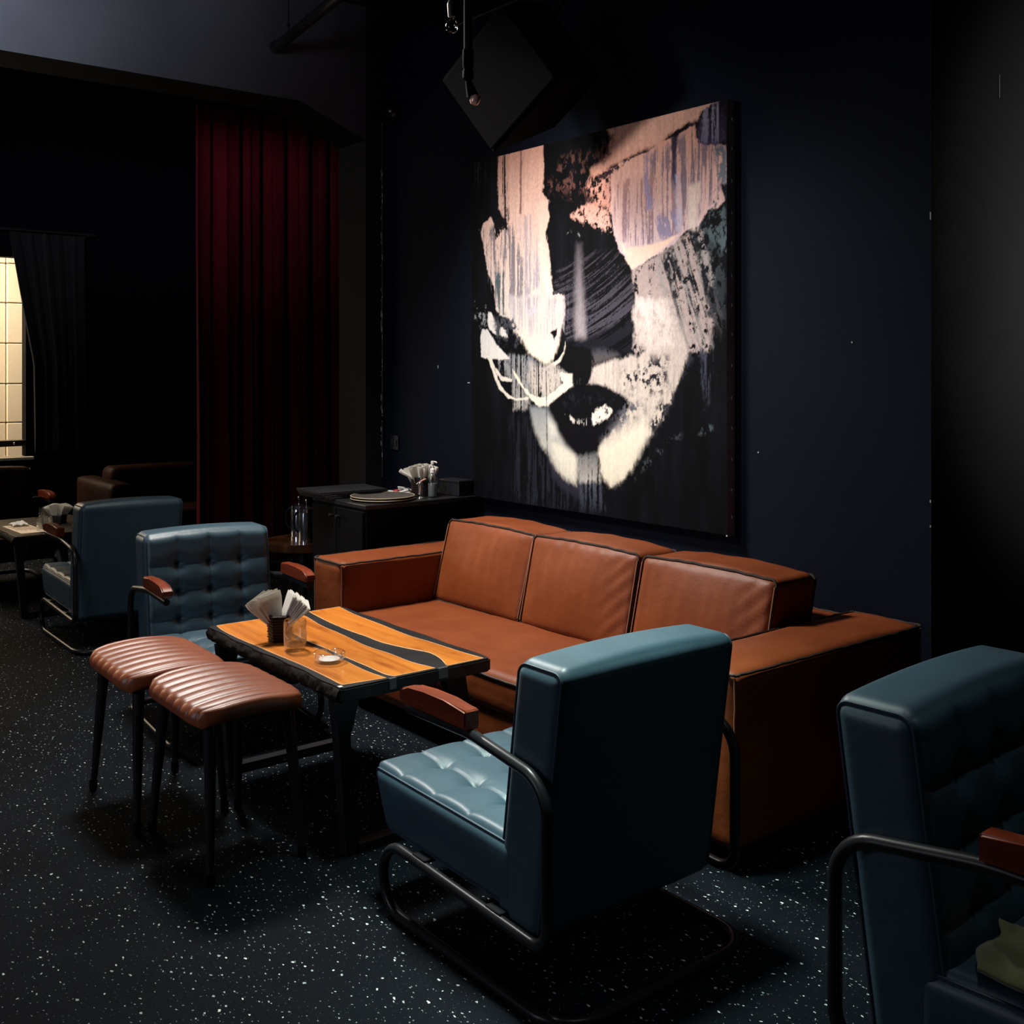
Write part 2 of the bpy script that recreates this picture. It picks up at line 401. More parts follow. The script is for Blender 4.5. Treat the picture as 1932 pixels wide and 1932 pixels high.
# the left wall with its window opening
WX = -9.6
bm = bmesh.new()
box(bm, WX - .12, WX, 2.50, 5.0, 0, 3.9); box(bm, WX - .12, WX, -3.3, 2.50, 2.46, 3.9)
box(bm, WX - .12, WX, -3.3, 2.50, 0, 0.75); box(bm, WX - .12, WX, -3.3, 0.3, 0.75, 2.46)
finish(bm, 'wall_left', black_wall, smooth=False, kind='structure')
bm = bmesh.new()
box(bm, WX - .10, WX + .02, 2.455, 2.50, 0.75, 2.46); box(bm, WX - .10, WX + .02, .3, .345, 0.75, 2.46); box(bm, WX - .10, WX + .02, .3, 2.50, 2.42, 2.46)
win = finish(bm, 'window_1', matt_black, smooth=False, kind='structure')
bm = bmesh.new(); box(bm, WX - .08, WX + .03, .345, 2.455, .855, .905, bev=.004)
finish(bm, 'window_rail', simple('dark_rail', (.010, .009, .008), rough=.3, spec=.7), win, smooth=False)
bm = bmesh.new(); box(bm, WX - .08, WX + .10, .30, 2.50, .745, .77, bev=.004)
finish(bm, 'window_sill', simple('pale_sill', (.55, .52, .38), rough=.35), win, smooth=False)
bm = bmesh.new(); lathe(bm, [(0, 0), (.011, 0), (.013, .01), (.009, .02), (0, .022)], 14)
k = finish(bm, 'window_knob', chrome, win, loc=(WX + .03, 2.36, .88), rot=(0, PI / 2, 0))
# concrete column and beam
bm = bmesh.new(); box(bm, -6.192, -5.86, 3.497, 3.62, 0, 3.9)
finish(bm, 'column', charcoal, smooth=False, kind='structure')
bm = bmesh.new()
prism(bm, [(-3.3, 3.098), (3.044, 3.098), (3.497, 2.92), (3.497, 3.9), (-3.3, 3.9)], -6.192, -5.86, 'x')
bmo = finish(bm, 'beam', [beam_paint, ceiling_black_beam_shade], smooth=False, kind='structure')
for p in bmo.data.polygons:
    if p.normal.z < -.5: p.material_index = 1  # downward faces black: the underside's shade is put into its colour
# chipped plaster flakes on the painted edges
bm = bmesh.new()
for x, y, z, sx, sz in ((-2.124, 3.617, 2.05, .002, .014), (-2.124, 3.617, 3.0, .0015, .008), (-2.124, 3.617, 1.02, .002, .005), (-2.124, 3.617, .93, .002, .004),
                        (-5.244, 3.617, 1.509, .004, .009), (-4.94, 3.617, 1.419, .011, .003), (-2.9, 3.617, 1.15, .003, .003), (-2.45, 3.617, 1.6, .003, .003)):
    box(bm, x - sx, x + sx, y, 3.6195, z - sz, z + sz)
finish(bm, 'plaster_chips', chip_white, bpy.data.objects['wall_back'], smooth=False, kind='stuff')
bm = bmesh.new()
for i in range(16):
    y = 3.66 + .33 * random.random(); z = .60 + .05 * random.random() - .02 * (y - 3.66); s = .002 + .004 * random.random()
    box(bm, -2.1215, -2.119, y - s, y + s, z - s, z + s)
box(bm, -2.1215, -2.119, 4.10, 4.106, 2.55, 2.64)
finish(bm, 'plaster_chips', chip_white, wr, smooth=False, kind='stuff')
# yard wall of cream painted blocks behind the window
yw = sbox('wall_outside', (-11.25, -11.06, -0.6, 4.4, 0, 3.4), cream_paint)
zs = [-.13, .24, .612, .987, 1.354, 1.737, 2.119, 2.492, 2.87, 3.24]
bmesh_block = None
for i in range(len(zs) - 1):
    ys = [-.55, .25, 1.05, 1.85, 2.645, 3.45, 4.25] if i % 2 == 0 else [-.55, .65, 1.45, 2.645, 3.25, 4.25]
    for a, b_ in zip(ys[:-1], ys[1:]):
        bm = bmesh.new(); d = .012 * random.random() * .3
        dx = -.02 if b_ <= 2.65 else 0
        box(bm, -11.06, -10.99 + dx + d, a + .004, b_ - .004, max(zs[i], 0) + .004, zs[i + 1] - .004, bev=.006, seg=1)
        finish(bm, 'block', cream_paint, yw, smooth=False)

# ---- red velvet curtain
def curtain_mesh(y0, y1, z0, z1, x, folds, amp, ny=260, nz=24, thick=.012, edge=None, seed=1):
    rnd = random.Random(seed); ph = [rnd.random() * 6.28 for _ in range(5)]
    bm = bmesh.new(); g = {}
    for i in range(ny + 1):
        t = i / ny
        for j in range(nz + 1):
            s = j / nz; z = z0 + (z1 - z0) * s
            ya = y0 if edge is None else edge(z)
            y = ya + (y1 - ya) * t
            a = 2 * PI * folds * t + .5 * math.sin(2 * PI * 3 * t + ph[0])
            xx = x + amp * (.7 * math.sin(a) + .35 * math.sin(2.1 * a + ph[1] + s) + .25 * math.sin(.37 * a + ph[2])) * (1 - .25 * s)
            y2 = y + .012 * math.sin(a * 2 + ph[3]) + .006 * math.sin(5 * s + a)
            g[i, j, 0] = bm.verts.new((xx, y2, z)); g[i, j, 1] = bm.verts.new((xx - thick, y2, z))
    for i in range(ny):
        for j in range(nz):
            bm.faces.new((g[i, j, 0], g[i + 1, j, 0], g[i + 1, j + 1, 0], g[i, j + 1, 0]))
            bm.faces.new((g[i, j, 1], g[i, j + 1, 1], g[i + 1, j + 1, 1], g[i + 1, j, 1]))
    for j in range(nz):
        bm.faces.new((g[0, j, 0], g[0, j + 1, 0], g[0, j + 1, 1], g[0, j, 1])); bm.faces.new((g[ny, j, 0], g[ny, j, 1], g[ny, j + 1, 1], g[ny, j + 1, 0]))
    for i in range(ny):
        bm.faces.new((g[i, 0, 0], g[i, 0, 1], g[i + 1, 0, 1], g[i + 1, 0, 0])); bm.faces.new((g[i, nz, 0], g[i + 1, nz, 0], g[i + 1, nz, 1], g[i, nz, 1]))
    return bm
ct = thing('curtain', 'dark red velvet curtain hanging in deep folds beside the grey column', 'curtain', (-7.7, 3.8, 0))
finish(curtain_mesh(-.65, .95, .02, 3.45, 0, 8, .045), 'curtain_panel', red_velvet, ct, angle=180)
bm = bmesh.new(); tube(bm, [(0, -.75, 3.48), (0, 1.1, 3.48)], .014); finish(bm, 'curtain_rod', black_steel, ct)
for yy in (-.70, 1.05):
    bm = bmesh.new(); tube(bm, [(0, yy, 3.48), (0, yy, 3.905)], .008, 8); finish(bm, 'rod_hanger', black_steel, ct)
dr = thing('drape', 'black drape pulled aside at the edge of the bright window', 'curtain', (WX + .09, 2.6, 0))
def dedge(z):
    if z > 1.544: return -.105 - (z - 1.544) * .166 / .919
    return -.105 - .0 * z
finish(curtain_mesh(-.2, .30, .80, 2.62, 0, 5, .022, 70, 30, edge=dedge, seed=4), 'drape_panel', simple('black_cloth', (.004, .004, .006), rough=.95), dr, angle=180)
bm = bmesh.new(); tube(bm, [(0, -2.3, 2.64), (0, .4, 2.64)], .011); finish(bm, 'drape_rod', black_steel, dr)
for yy in (-2.2, .34):
    bm = bmesh.new(); box(bm, -.09, .01, yy - .012, yy + .012, 2.625, 2.655); finish(bm, 'rod_bracket', black_steel, dr, smooth=False)

# ================================================================ the painting
# outlines of the brush strokes in canvas fractions: points, colour at top, colour at bottom, softness, raggedness, stroke kind, density, variation
PAINT = [
([(0.201,0.253),(0.354,0.226),(0.484,0.041),(0.438,-0.001),(0.207,0.004)],(22,24,32),(30,32,42),40,20,'v',0.45,0.25),
([(0.484,0.087),(0.579,0.091),(0.585,0.014),(0.496,-0.003)],(70,75,88),(20,22,30),16,14,'v',0.55,0.25),
([(0.36,0.156),(0.39,0.111),(0.438,0.079),(0.49,0.076),(0.49,0.038),(0.432,0.048),(0.378,0.086)],(45,42,55),(35,34,45),14,6,'s',1,0.25),
([(0.02,0.999),(0.07,0.992),(0.07,0.92),(0.027,0.917)],(45,55,58),(18,22,26),14,8,'v',0.5,0.25),
([(0.378,0.646),(0.473,0.674),(0.579,0.687),(0.643,0.684),(0.685,0.632),(0.697,0.603),(0.708,0.541),(0.705,0.509),(0.705,0.481),(0.606,0.457),(0.496,0.452),(0.429,0.457),(0.426,0.542),(0.39,0.583)],(48,43,50),(66,63,73),18,10,'a',0.46,0.25),
([(0.432,0.461),(0.552,0.473),(0.705,0.523),(0.71,0.455),(0.725,0.437),(0.659,0.42),(0.552,0.424),(0.438,0.414)],(26,25,33),(20,20,27),16,8,'a',0.5,0.25),
([(0.432,0.74),(0.464,0.762),(0.496,0.734),(0.479,0.723),(0.455,0.751)],(150,145,150),(120,118,125),4,4,'d',0.35,0.25),
([(0.48,0.711),(0.496,0.71),(0.502,0.614),(0.513,0.516),(0.515,0.467),(0.479,0.464),(0.473,0.517),(0.476,0.616)],(80,74,80),(150,140,145),22,4,'s',1,0.25),
([(0.354,0.891),(0.438,0.957),(0.552,0.947),(0.601,0.977),(0.612,0.894),(0.568,0.871),(0.53,0.838),(0.496,0.831),(0.438,0.849),(0.402,0.861)],(80,52,46),(92,60,54),26,26,'i',0.36,0.25),
([(0.449,0.791),(0.484,0.81),(0.53,0.816),(0.606,0.792),(0.617,0.732),(0.585,0.734),(0.546,0.752),(0.496,0.771),(0.473,0.78)],(200,145,130),(205,160,148),6,12,'i',0.66,0.25),
([(0.524,0.891),(0.568,0.908),(0.612,0.894),(0.617,0.791),(0.585,0.798),(0.552,0.813),(0.535,0.841),(0.513,0.859)],(190,135,120),(190,135,120),8,14,'i',0.6,0.25),
([(0.598,1.001),(0.794,1.005),(0.99,1.004),(0.919,0.984),(0.919,0.968),(0.884,0.967),(0.846,0.953),(0.813,0.945),(0.745,0.924),(0.659,0.912),(0.585,0.894),(0.535,0.886),(0.53,0.905),(0.568,0.915),(0.606,0.939),(0.614,0.974)],(198,155,138),(200,145,125),10,7,'s',1,0.25),
([(0.598,1.001),(0.627,1.001),(0.622,0.966),(0.612,0.938),(0.585,0.916),(0.552,0.917),(0.585,0.942)],(60,45,45),(90,60,55),22,10,'i',0.5,0.25),
([(0.687,0.633),(0.785,0.663),(0.846,0.693),(0.884,0.706),(0.91,0.67),(0.929,0.622),(0.946,0.554),(0.964,0.5),(0.946,0.42),(0.884,0.421),(0.7,0.424),(0.695,0.463),(0.708,0.509),(0.7,0.567)],(150,132,128),(170,155,152),8,7,'i',0.8,0.25),
([(0.7,0.562),(0.695,0.519),(0.71,0.455),(0.748,0.433),(0.715,0.419),(0.659,0.409),(0.585,0.402),(0.541,0.387),(0.535,0.361),(0.524,0.342),(0.563,0.343),(0.606,0.332),(0.664,0.311),(0.68,0.29),(0.659,0.264),(0.606,0.214),(0.571,0.183),(0.562,0.164),(0.574,0.124),(0.582,0.098),(0.617,0.076),(0.664,0.101),(0.71,0.159),(0.765,0.222),(0.823,0.301),(0.855,0.352),(0.881,0.411),(0.869,0.469),(0.842,0.535),(0.827,0.556)],(178,163,160),(205,195,180),9,9,'s',1,0.35),
([(0.7,0.555),(0.808,0.55),(0.827,0.487),(0.837,0.432),(0.75,0.429),(0.715,0.455)],(205,190,185),(200,185,178),20,10,'i',0.7,0.25),
([(0.659,0.383),(0.71,0.397),(0.804,0.404),(0.827,0.363),(0.785,0.317),(0.745,0.313),(0.685,0.33),(0.648,0.347)],(30,28,34),(32,30,38),40,24,'i',0.34,0.25),
([(0.541,0.428),(0.585,0.433),(0.648,0.418),(0.574,0.394),(0.541,0.391)],(60,60,68),(90,82,82),16,6,'d',0.8,0.25),
([(0.638,0.31),(0.71,0.305),(0.74,0.277),(0.675,0.246),(0.606,0.214),(0.574,0.202),(0.612,0.244),(0.654,0.278)],(85,85,95),(95,95,102),30,12,'i',0.6,0.25),
([(0.78,0.293),(0.827,0.314),(0.884,0.411),(0.902,0.417),(0.851,0.336),(0.799,0.251),(0.74,0.178),(0.71,0.155),(0.72,0.191)],(40,42,52),(28,30,36),16,14,'i',0.6,0.25),
([(0.884,0.71),(0.919,0.723),(0.946,0.753),(0.998,0.754),(1.0,0.499),(0.946,0.5),(0.929,0.588),(0.91,0.656)],(52,62,66),(38,42,48),16,14,'i',0.5,0.25),
([(0.785,0.656),(0.855,0.692),(0.902,0.704),(0.937,0.637),(0.964,0.5),(0.846,0.504),(0.818,0.577)],(20,22,27),(20,22,27),10,8,'d',0.52,0.25),
([(0.808,0.658),(0.821,0.66),(0.865,0.504),(0.849,0.49)],(140,132,132),(135,130,128),18,22,'i',0.5,0.25),
([(0.842,0.676),(0.854,0.678),(0.902,0.522),(0.886,0.51)],(140,132,132),(135,130,128),18,22,'i',0.5,0.25),
([(0.884,0.699),(0.895,0.701),(0.946,0.541),(0.931,0.527)],(140,132,132),(135,130,128),18,22,'i',0.5,0.25),
([(0.91,0.704),(0.922,0.706),(0.964,0.586),(0.949,0.574)],(140,132,132),(135,130,128),18,22,'i',0.5,0.25),
([(0.775,0.65),(0.787,0.653),(0.818,0.56),(0.802,0.547)],(140,132,132),(135,130,128),18,22,'i',0.5,0.25),
([(0.832,0.556),(0.99,0.548),(0.964,0.483),(0.942,0.44),(0.91,0.417),(0.884,0.424),(0.865,0.486)],(60,58,64),(84,82,86),34,26,'d',0.46,0.25),
([(0.869,0.492),(0.902,0.501),(0.946,0.44),(0.924,0.433),(0.906,0.419),(0.884,0.441)],(150,146,142),(140,136,132),24,22,'d',0.46,0.25),
([(0.919,0.424),(0.955,0.423),(0.955,0.297),(0.937,0.29),(0.924,0.35)],(60,62,78),(45,50,60),14,12,'v',0.45,0.25),
([(0.91,0.225),(0.937,0.25),(0.957,0.249),(0.955,0.237),(0.929,0.229)],(70,85,90),(60,70,75),6,8,'d',0.45,0.25),
([(0.73,0.153),(0.789,0.195),(0.855,0.226),(0.832,0.184),(0.76,0.144),(0.7,0.101)],(60,66,70),(50,55,60),14,12,'i',0.3,0.25),
([(0.612,0.894),(0.659,0.909),(0.715,0.918),(0.75,0.92),(0.818,0.942),(0.855,0.948),(0.902,0.962),(0.913,0.915),(0.964,0.902),(0.999,0.899),(1.0,0.812),(0.981,0.809),(0.994,0.768),(0.972,0.754),(0.946,0.753),(0.919,0.723),(0.897,0.715),(0.874,0.709),(0.846,0.693),(0.785,0.663),(0.69,0.63),(0.68,0.643),(0.643,0.686),(0.622,0.731),(0.613,0.791)],(205,150,128),(190,172,178),4,6,'s',1,0.25),
([(0.755,0.909),(0.902,0.954),(0.998,0.898),(1.0,0.812),(0.946,0.753),(0.874,0.714),(0.808,0.703),(0.76,0.81)],(120,100,105),(110,98,112),20,16,'v',0.5,0.25),
([(0.627,0.855),(0.76,0.859),(0.846,0.799),(0.874,0.717),(0.808,0.686),(0.745,0.684),(0.7,0.688),(0.654,0.714),(0.627,0.767)],(150,110,105),(120,105,118),18,14,'v',0.42,0.25),
([(0.823,0.943),(0.846,0.945),(0.842,0.848),(0.842,0.806),(0.83,0.849)],(42,36,50),(70,62,85),6,6,'s',1,0.25),
([(0.728,0.913),(0.748,0.919),(0.748,0.846),(0.76,0.774),(0.745,0.776),(0.733,0.848)],(130,112,128),(135,125,155),7,6,'v',0.7,0.25),
([(0.775,0.755),(0.846,0.765),(0.855,0.709),(0.808,0.686),(0.775,0.703)],(120,110,135),(125,116,138),18,12,'d',0.42,0.25),
([(0.842,0.848),(0.855,0.846),(0.86,0.712),(0.842,0.713)],(170,160,180),(165,155,170),8,6,'v',0.8,0.25),
([(0.879,0.815),(0.919,0.823),(0.91,0.707),(0.884,0.71)],(190,170,160),(195,180,172),14,8,'v',0.7,0.25),
([(0.964,0.902),(0.999,0.899),(1.0,0.812),(0.981,0.809),(0.968,0.85)],(85,92,100),(100,104,112),8,10,'i',0.6,0.25),
([(0.937,0.754),(0.981,0.809),(1.0,0.78),(1.0,0.656),(0.972,0.664),(0.946,0.693)],(58,66,72),(74,88,94),16,16,'i',0.42,0.25),
([(0.646,0.707),(0.669,0.687),(0.71,0.687),(0.755,0.688),(0.846,0.703),(0.808,0.679),(0.74,0.649),(0.69,0.631),(0.672,0.651)],(215,182,165),(215,185,170),6,4,'s',1,0.1),
([(0.535,0.875),(0.606,0.895),(0.654,0.91),(0.71,0.921),(0.75,0.924),(0.748,0.919),(0.7,0.914),(0.654,0.899),(0.606,0.88),(0.541,0.868)],(40,26,36),(45,28,36),4,7,'i',0.62,0.25),
([(0.808,0.939),(0.827,0.948),(0.855,0.957),(0.884,0.969),(0.881,0.954),(0.855,0.947),(0.827,0.939)],(14,10,16),(20,16,22),4,6,'s',1,0.25),
([(0.879,0.966),(0.906,0.96),(0.897,0.955),(0.884,0.959)],(40,30,40),(40,30,40),4,4,'s',1,0.25),
([(0.915,0.977),(0.946,0.99),(0.981,1.001),(1.001,1.004),(1.001,0.901),(0.964,0.902),(0.913,0.915),(0.908,0.949)],(14,12,20),(48,42,62),4,10,'s',1,0.25),
([(0.929,0.979),(0.972,0.995),(0.99,0.972),(0.994,0.905),(0.919,0.917)],(120,115,130),(95,88,112),14,14,'v',0.42,0.25),
([(0.135,1.004),(0.341,1.002),(0.341,0.885),(0.331,0.869),(0.346,0.856),(0.365,0.842),(0.366,0.799),(0.353,0.779),(0.363,0.701),(0.378,0.642),(0.385,0.587),(0.426,0.581),(0.43,0.55),(0.426,0.504),(0.207,0.511),(0.181,0.528),(0.14,0.538),(0.123,0.555),(0.116,0.622),(0.085,0.662),(0.067,0.726),(0.049,0.787),(0.063,0.811),(0.098,0.823),(0.113,0.806),(0.123,0.763),(0.154,0.79),(0.181,0.799),(0.154,0.822),(0.137,0.845),(0.129,0.929)],(200,148,130),(208,196,188),4,8,'s',1,0.25),
([(0.123,1.001),(0.181,0.996),(0.187,0.798),(0.147,0.819),(0.126,0.854)],(40,34,36),(30,26,30),10,10,'v',0.52,0.25),
([(0.049,0.796),(0.207,0.796),(0.266,0.669),(0.266,0.557),(0.133,0.546),(0.092,0.649)],(110,100,104),(120,112,118),14,12,'v',0.48,0.25),
([(0.119,0.663),(0.164,0.661),(0.174,0.536),(0.137,0.538)],(70,82,86),(78,88,92),8,8,'v',0.7,0.25),
([(0.123,0.822),(0.187,0.815),(0.181,0.774),(0.154,0.79),(0.123,0.759),(0.113,0.798)],(16,14,16),(14,12,14),4,9,'d',0.55,0.25),
([(0.235,1.004),(0.248,1.002),(0.248,0.897),(0.243,0.821),(0.234,0.822),(0.238,0.898)],(125,88,82),(120,85,80),4,5,'v',0.7,0.25),
([(0.24,0.813),(0.298,0.819),(0.329,0.744),(0.329,0.606),(0.266,0.589),(0.24,0.712)],(160,140,142),(150,142,152),12,12,'v',0.4,0.25),
([(0.31,0.841),(0.354,0.848),(0.365,0.799),(0.351,0.758),(0.354,0.663),(0.372,0.592),(0.354,0.585),(0.329,0.665),(0.316,0.785)],(214,172,156),(220,200,188),8,8,'s',1,0.1),
([(0.181,0.589),(0.427,0.576),(0.429,0.534),(0.419,0.499),(0.408,0.449),(0.384,0.411),(0.354,0.395),(0.316,0.407),(0.273,0.427),(0.247,0.456),(0.207,0.498),(0.187,0.539)],(198,184,180),(222,208,190),12,9,'s',1,0.12),
([(0.187,0.585),(0.378,0.583),(0.432,0.573),(0.432,0.519),(0.426,0.488),(0.354,0.467),(0.24,0.477),(0.194,0.511)],(150,142,148),(180,170,172),30,16,'v',0.42,0.25),
([(0.253,0.573),(0.354,0.568),(0.354,0.521),(0.273,0.524)],(165,158,178),(190,182,190),24,12,'d',0.35,0.25),
([(0.371,0.481),(0.401,0.493),(0.397,0.475),(0.388,0.459),(0.381,0.473)],(10,10,14),(10,10,14),3,3,'s',1,0.25),
([(0.421,0.494),(0.438,0.461),(0.426,0.422),(0.402,0.395),(0.414,0.426),(0.402,0.43),(0.417,0.457)],(12,12,16),(12,12,16),3,4,'s',1,0.25),
([(0.434,0.457),(0.438,0.43),(0.42,0.403),(0.378,0.383),(0.348,0.383),(0.402,0.407),(0.426,0.43)],(212,204,190),(216,206,190),3,3,'s',1,0.25),
([(0.259,0.428),(0.285,0.419),(0.341,0.383),(0.329,0.381),(0.273,0.407)],(60,50,66),(70,60,80),4,5,'d',0.6,0.25),
([(0.133,0.413),(0.207,0.424),(0.273,0.42),(0.341,0.387),(0.408,0.387),(0.408,0.37),(0.464,0.368),(0.461,0.338),(0.438,0.322),(0.36,0.279),(0.282,0.295),(0.273,0.267),(0.207,0.265),(0.201,0.343),(0.14,0.383)],(120,122,126),(150,146,142),12,10,'v',0.62,0.25),
([(0.285,0.392),(0.402,0.391),(0.438,0.361),(0.402,0.329),(0.354,0.305),(0.298,0.312),(0.279,0.359)],(175,165,160),(190,180,168),22,12,'v',0.7,0.25),
([(0.408,0.372),(0.438,0.366),(0.464,0.369),(0.462,0.338),(0.438,0.322),(0.402,0.302),(0.361,0.279),(0.323,0.275),(0.279,0.301),(0.247,0.327),(0.217,0.355),(0.202,0.38),(0.227,0.359),(0.259,0.327),(0.285,0.312),(0.316,0.302),(0.354,0.305),(0.39,0.321),(0.426,0.345)],(216,206,190),(222,212,196),3,5,'s',1,0.1),
([(0.085,0.413),(0.102,0.413),(0.13,0.358),(0.147,0.334),(0.187,0.306),(0.22,0.297),(0.279,0.303),(0.273,0.294),(0.22,0.291),(0.181,0.297),(0.137,0.325),(0.116,0.358)],(214,206,192),(210,202,190),3,3,'s',1,0.1),
([(0.102,0.408),(0.119,0.388),(0.154,0.359),(0.202,0.353),(0.199,0.343),(0.154,0.346),(0.123,0.371)],(210,202,190),(205,198,188),3,4,'s',1,0.1),
([(0.085,0.554),(0.102,0.543),(0.126,0.517),(0.177,0.488),(0.181,0.472),(0.13,0.479),(0.095,0.495),(0.085,0.522)],(208,202,198),(205,200,195),4,6,'s',1,0.1),
([(0.056,0.502),(0.085,0.493),(0.123,0.458),(0.157,0.433),(0.188,0.411),(0.147,0.408),(0.085,0.412),(0.052,0.418),(0.048,0.468)],(200,196,196),(210,204,198),4,6,'s',1,0.1),
([(0.02,0.576),(0.077,0.569),(0.077,0.51),(0.049,0.502),(0.02,0.55)],(120,125,130),(110,112,118),8,14,'i',0.42,0.25),
([(0.113,0.534),(0.207,0.522),(0.253,0.464),(0.207,0.432),(0.14,0.458),(0.119,0.483)],(60,62,68),(50,52,60),14,14,'i',0.45,0.25),
([(0.279,0.275),(0.354,0.275),(0.384,0.243),(0.408,0.209),(0.438,0.176),(0.476,0.151),(0.485,0.117),(0.477,0.073),(0.438,0.082),(0.396,0.107),(0.369,0.145),(0.329,0.17),(0.298,0.224)],(130,134,138),(212,206,192),16,6,'s',1,0.12),
([(0.36,0.242),(0.396,0.228),(0.402,0.197),(0.372,0.192)],(205,200,190),(200,196,188),22,4,'s',1,0.1),
([(0.372,0.18),(0.426,0.167),(0.479,0.144),(0.481,0.095),(0.438,0.099),(0.39,0.142)],(218,212,196),(214,206,190),22,6,'s',1,0.08),
([(0.351,0.376),(0.355,0.376),(0.357,0.226),(0.361,0.148),(0.356,0.148)],(60,62,70),(50,52,60),3,2,'s',1,0.25),
([(0.378,0.266),(0.473,0.239),(0.606,0.251),(0.633,0.252),(0.585,0.213),(0.563,0.183),(0.552,0.163),(0.484,0.159),(0.438,0.179),(0.405,0.216)],(9,9,13),(9,9,13),26,8,'s',1,0.1),
([(0.479,0.15),(0.56,0.162),(0.573,0.098),(0.574,0.089),(0.49,0.08),(0.484,0.117)],(95,95,100),(170,165,158),12,6,'v',0.75,0.25),
([(0.574,0.169),(0.659,0.217),(0.73,0.249),(0.755,0.221),(0.7,0.154),(0.648,0.097),(0.612,0.083),(0.585,0.102)],(222,215,198),(222,212,190),26,8,'s',1,0.08),
([(0.408,0.391),(0.438,0.449),(0.535,0.436),(0.541,0.391),(0.535,0.361),(0.521,0.341),(0.49,0.338),(0.464,0.345),(0.464,0.369),(0.438,0.376)],(8,8,11),(9,9,12),6,5,'s',1,0.1),
([(0.464,0.353),(0.524,0.361),(0.524,0.337),(0.473,0.336)],(60,62,68),(50,52,58),8,10,'v',0.3,0.25),
([(0.365,0.281),(0.402,0.304),(0.461,0.329),(0.496,0.326),(0.524,0.336),(0.563,0.339),(0.606,0.326),(0.664,0.307),(0.656,0.289),(0.622,0.263),(0.585,0.239),(0.552,0.232),(0.496,0.231),(0.449,0.241),(0.402,0.261)],(8,8,12),(9,9,13),7,7,'s',1,0.1),
([(0.378,0.28),(0.438,0.31),(0.496,0.312),(0.552,0.316),(0.633,0.303),(0.606,0.284),(0.541,0.286),(0.473,0.273),(0.414,0.268)],(26,26,34),(20,20,26),14,14,'i',0.3,0.25),
([(0.546,0.275),(0.568,0.283),(0.596,0.288),(0.616,0.275),(0.606,0.26),(0.574,0.243),(0.546,0.235),(0.536,0.252)],(216,208,196),(220,212,200),5,9,'i',0.8,0.25),
([(0.426,0.262),(0.473,0.246),(0.541,0.249),(0.541,0.234),(0.496,0.233),(0.449,0.243)],(190,184,178),(196,190,182),5,7,'v',0.38,0.25)]

def fbm(u, v, sx, sy, seed, octs=4):
    """value noise at frequencies (sx, sy) over canvas coordinates"""
    out = np.zeros_like(u); amp = 1.0; tot = 0
    for o_ in range(octs):
        rs = np.random.RandomState(seed + o_ * 17)
        G = rs.rand(256, 256)
        x = u * sx * 2 ** o_ + seed * 3.1; y_ = v * sy * 2 ** o_ + seed * 1.7
        xi = np.floor(x).astype(int); yi = np.floor(y_).astype(int); fx = x - xi; fy = y_ - yi
        fx = fx * fx * (3 - 2 * fx); fy = fy * fy * (3 - 2 * fy)
        a = G[xi % 256, yi % 256]; b = G[(xi + 1) % 256, yi % 256]; c = G[xi % 256, (yi + 1) % 256]; d = G[(xi + 1) % 256, (yi + 1) % 256]
        out += amp * ((a * (1 - fx) + b * fx) * (1 - fy) + (c * (1 - fx) + d * fx) * fy); tot += amp; amp *= .62
    return out / tot
def srgb(c): 
    c = np.asarray(c, float) / 255
    return np.where(c <= .04045, c / 12.92, ((c + .055) / 1.055) ** 2.4)
PW, PH = 1.82, 1.839
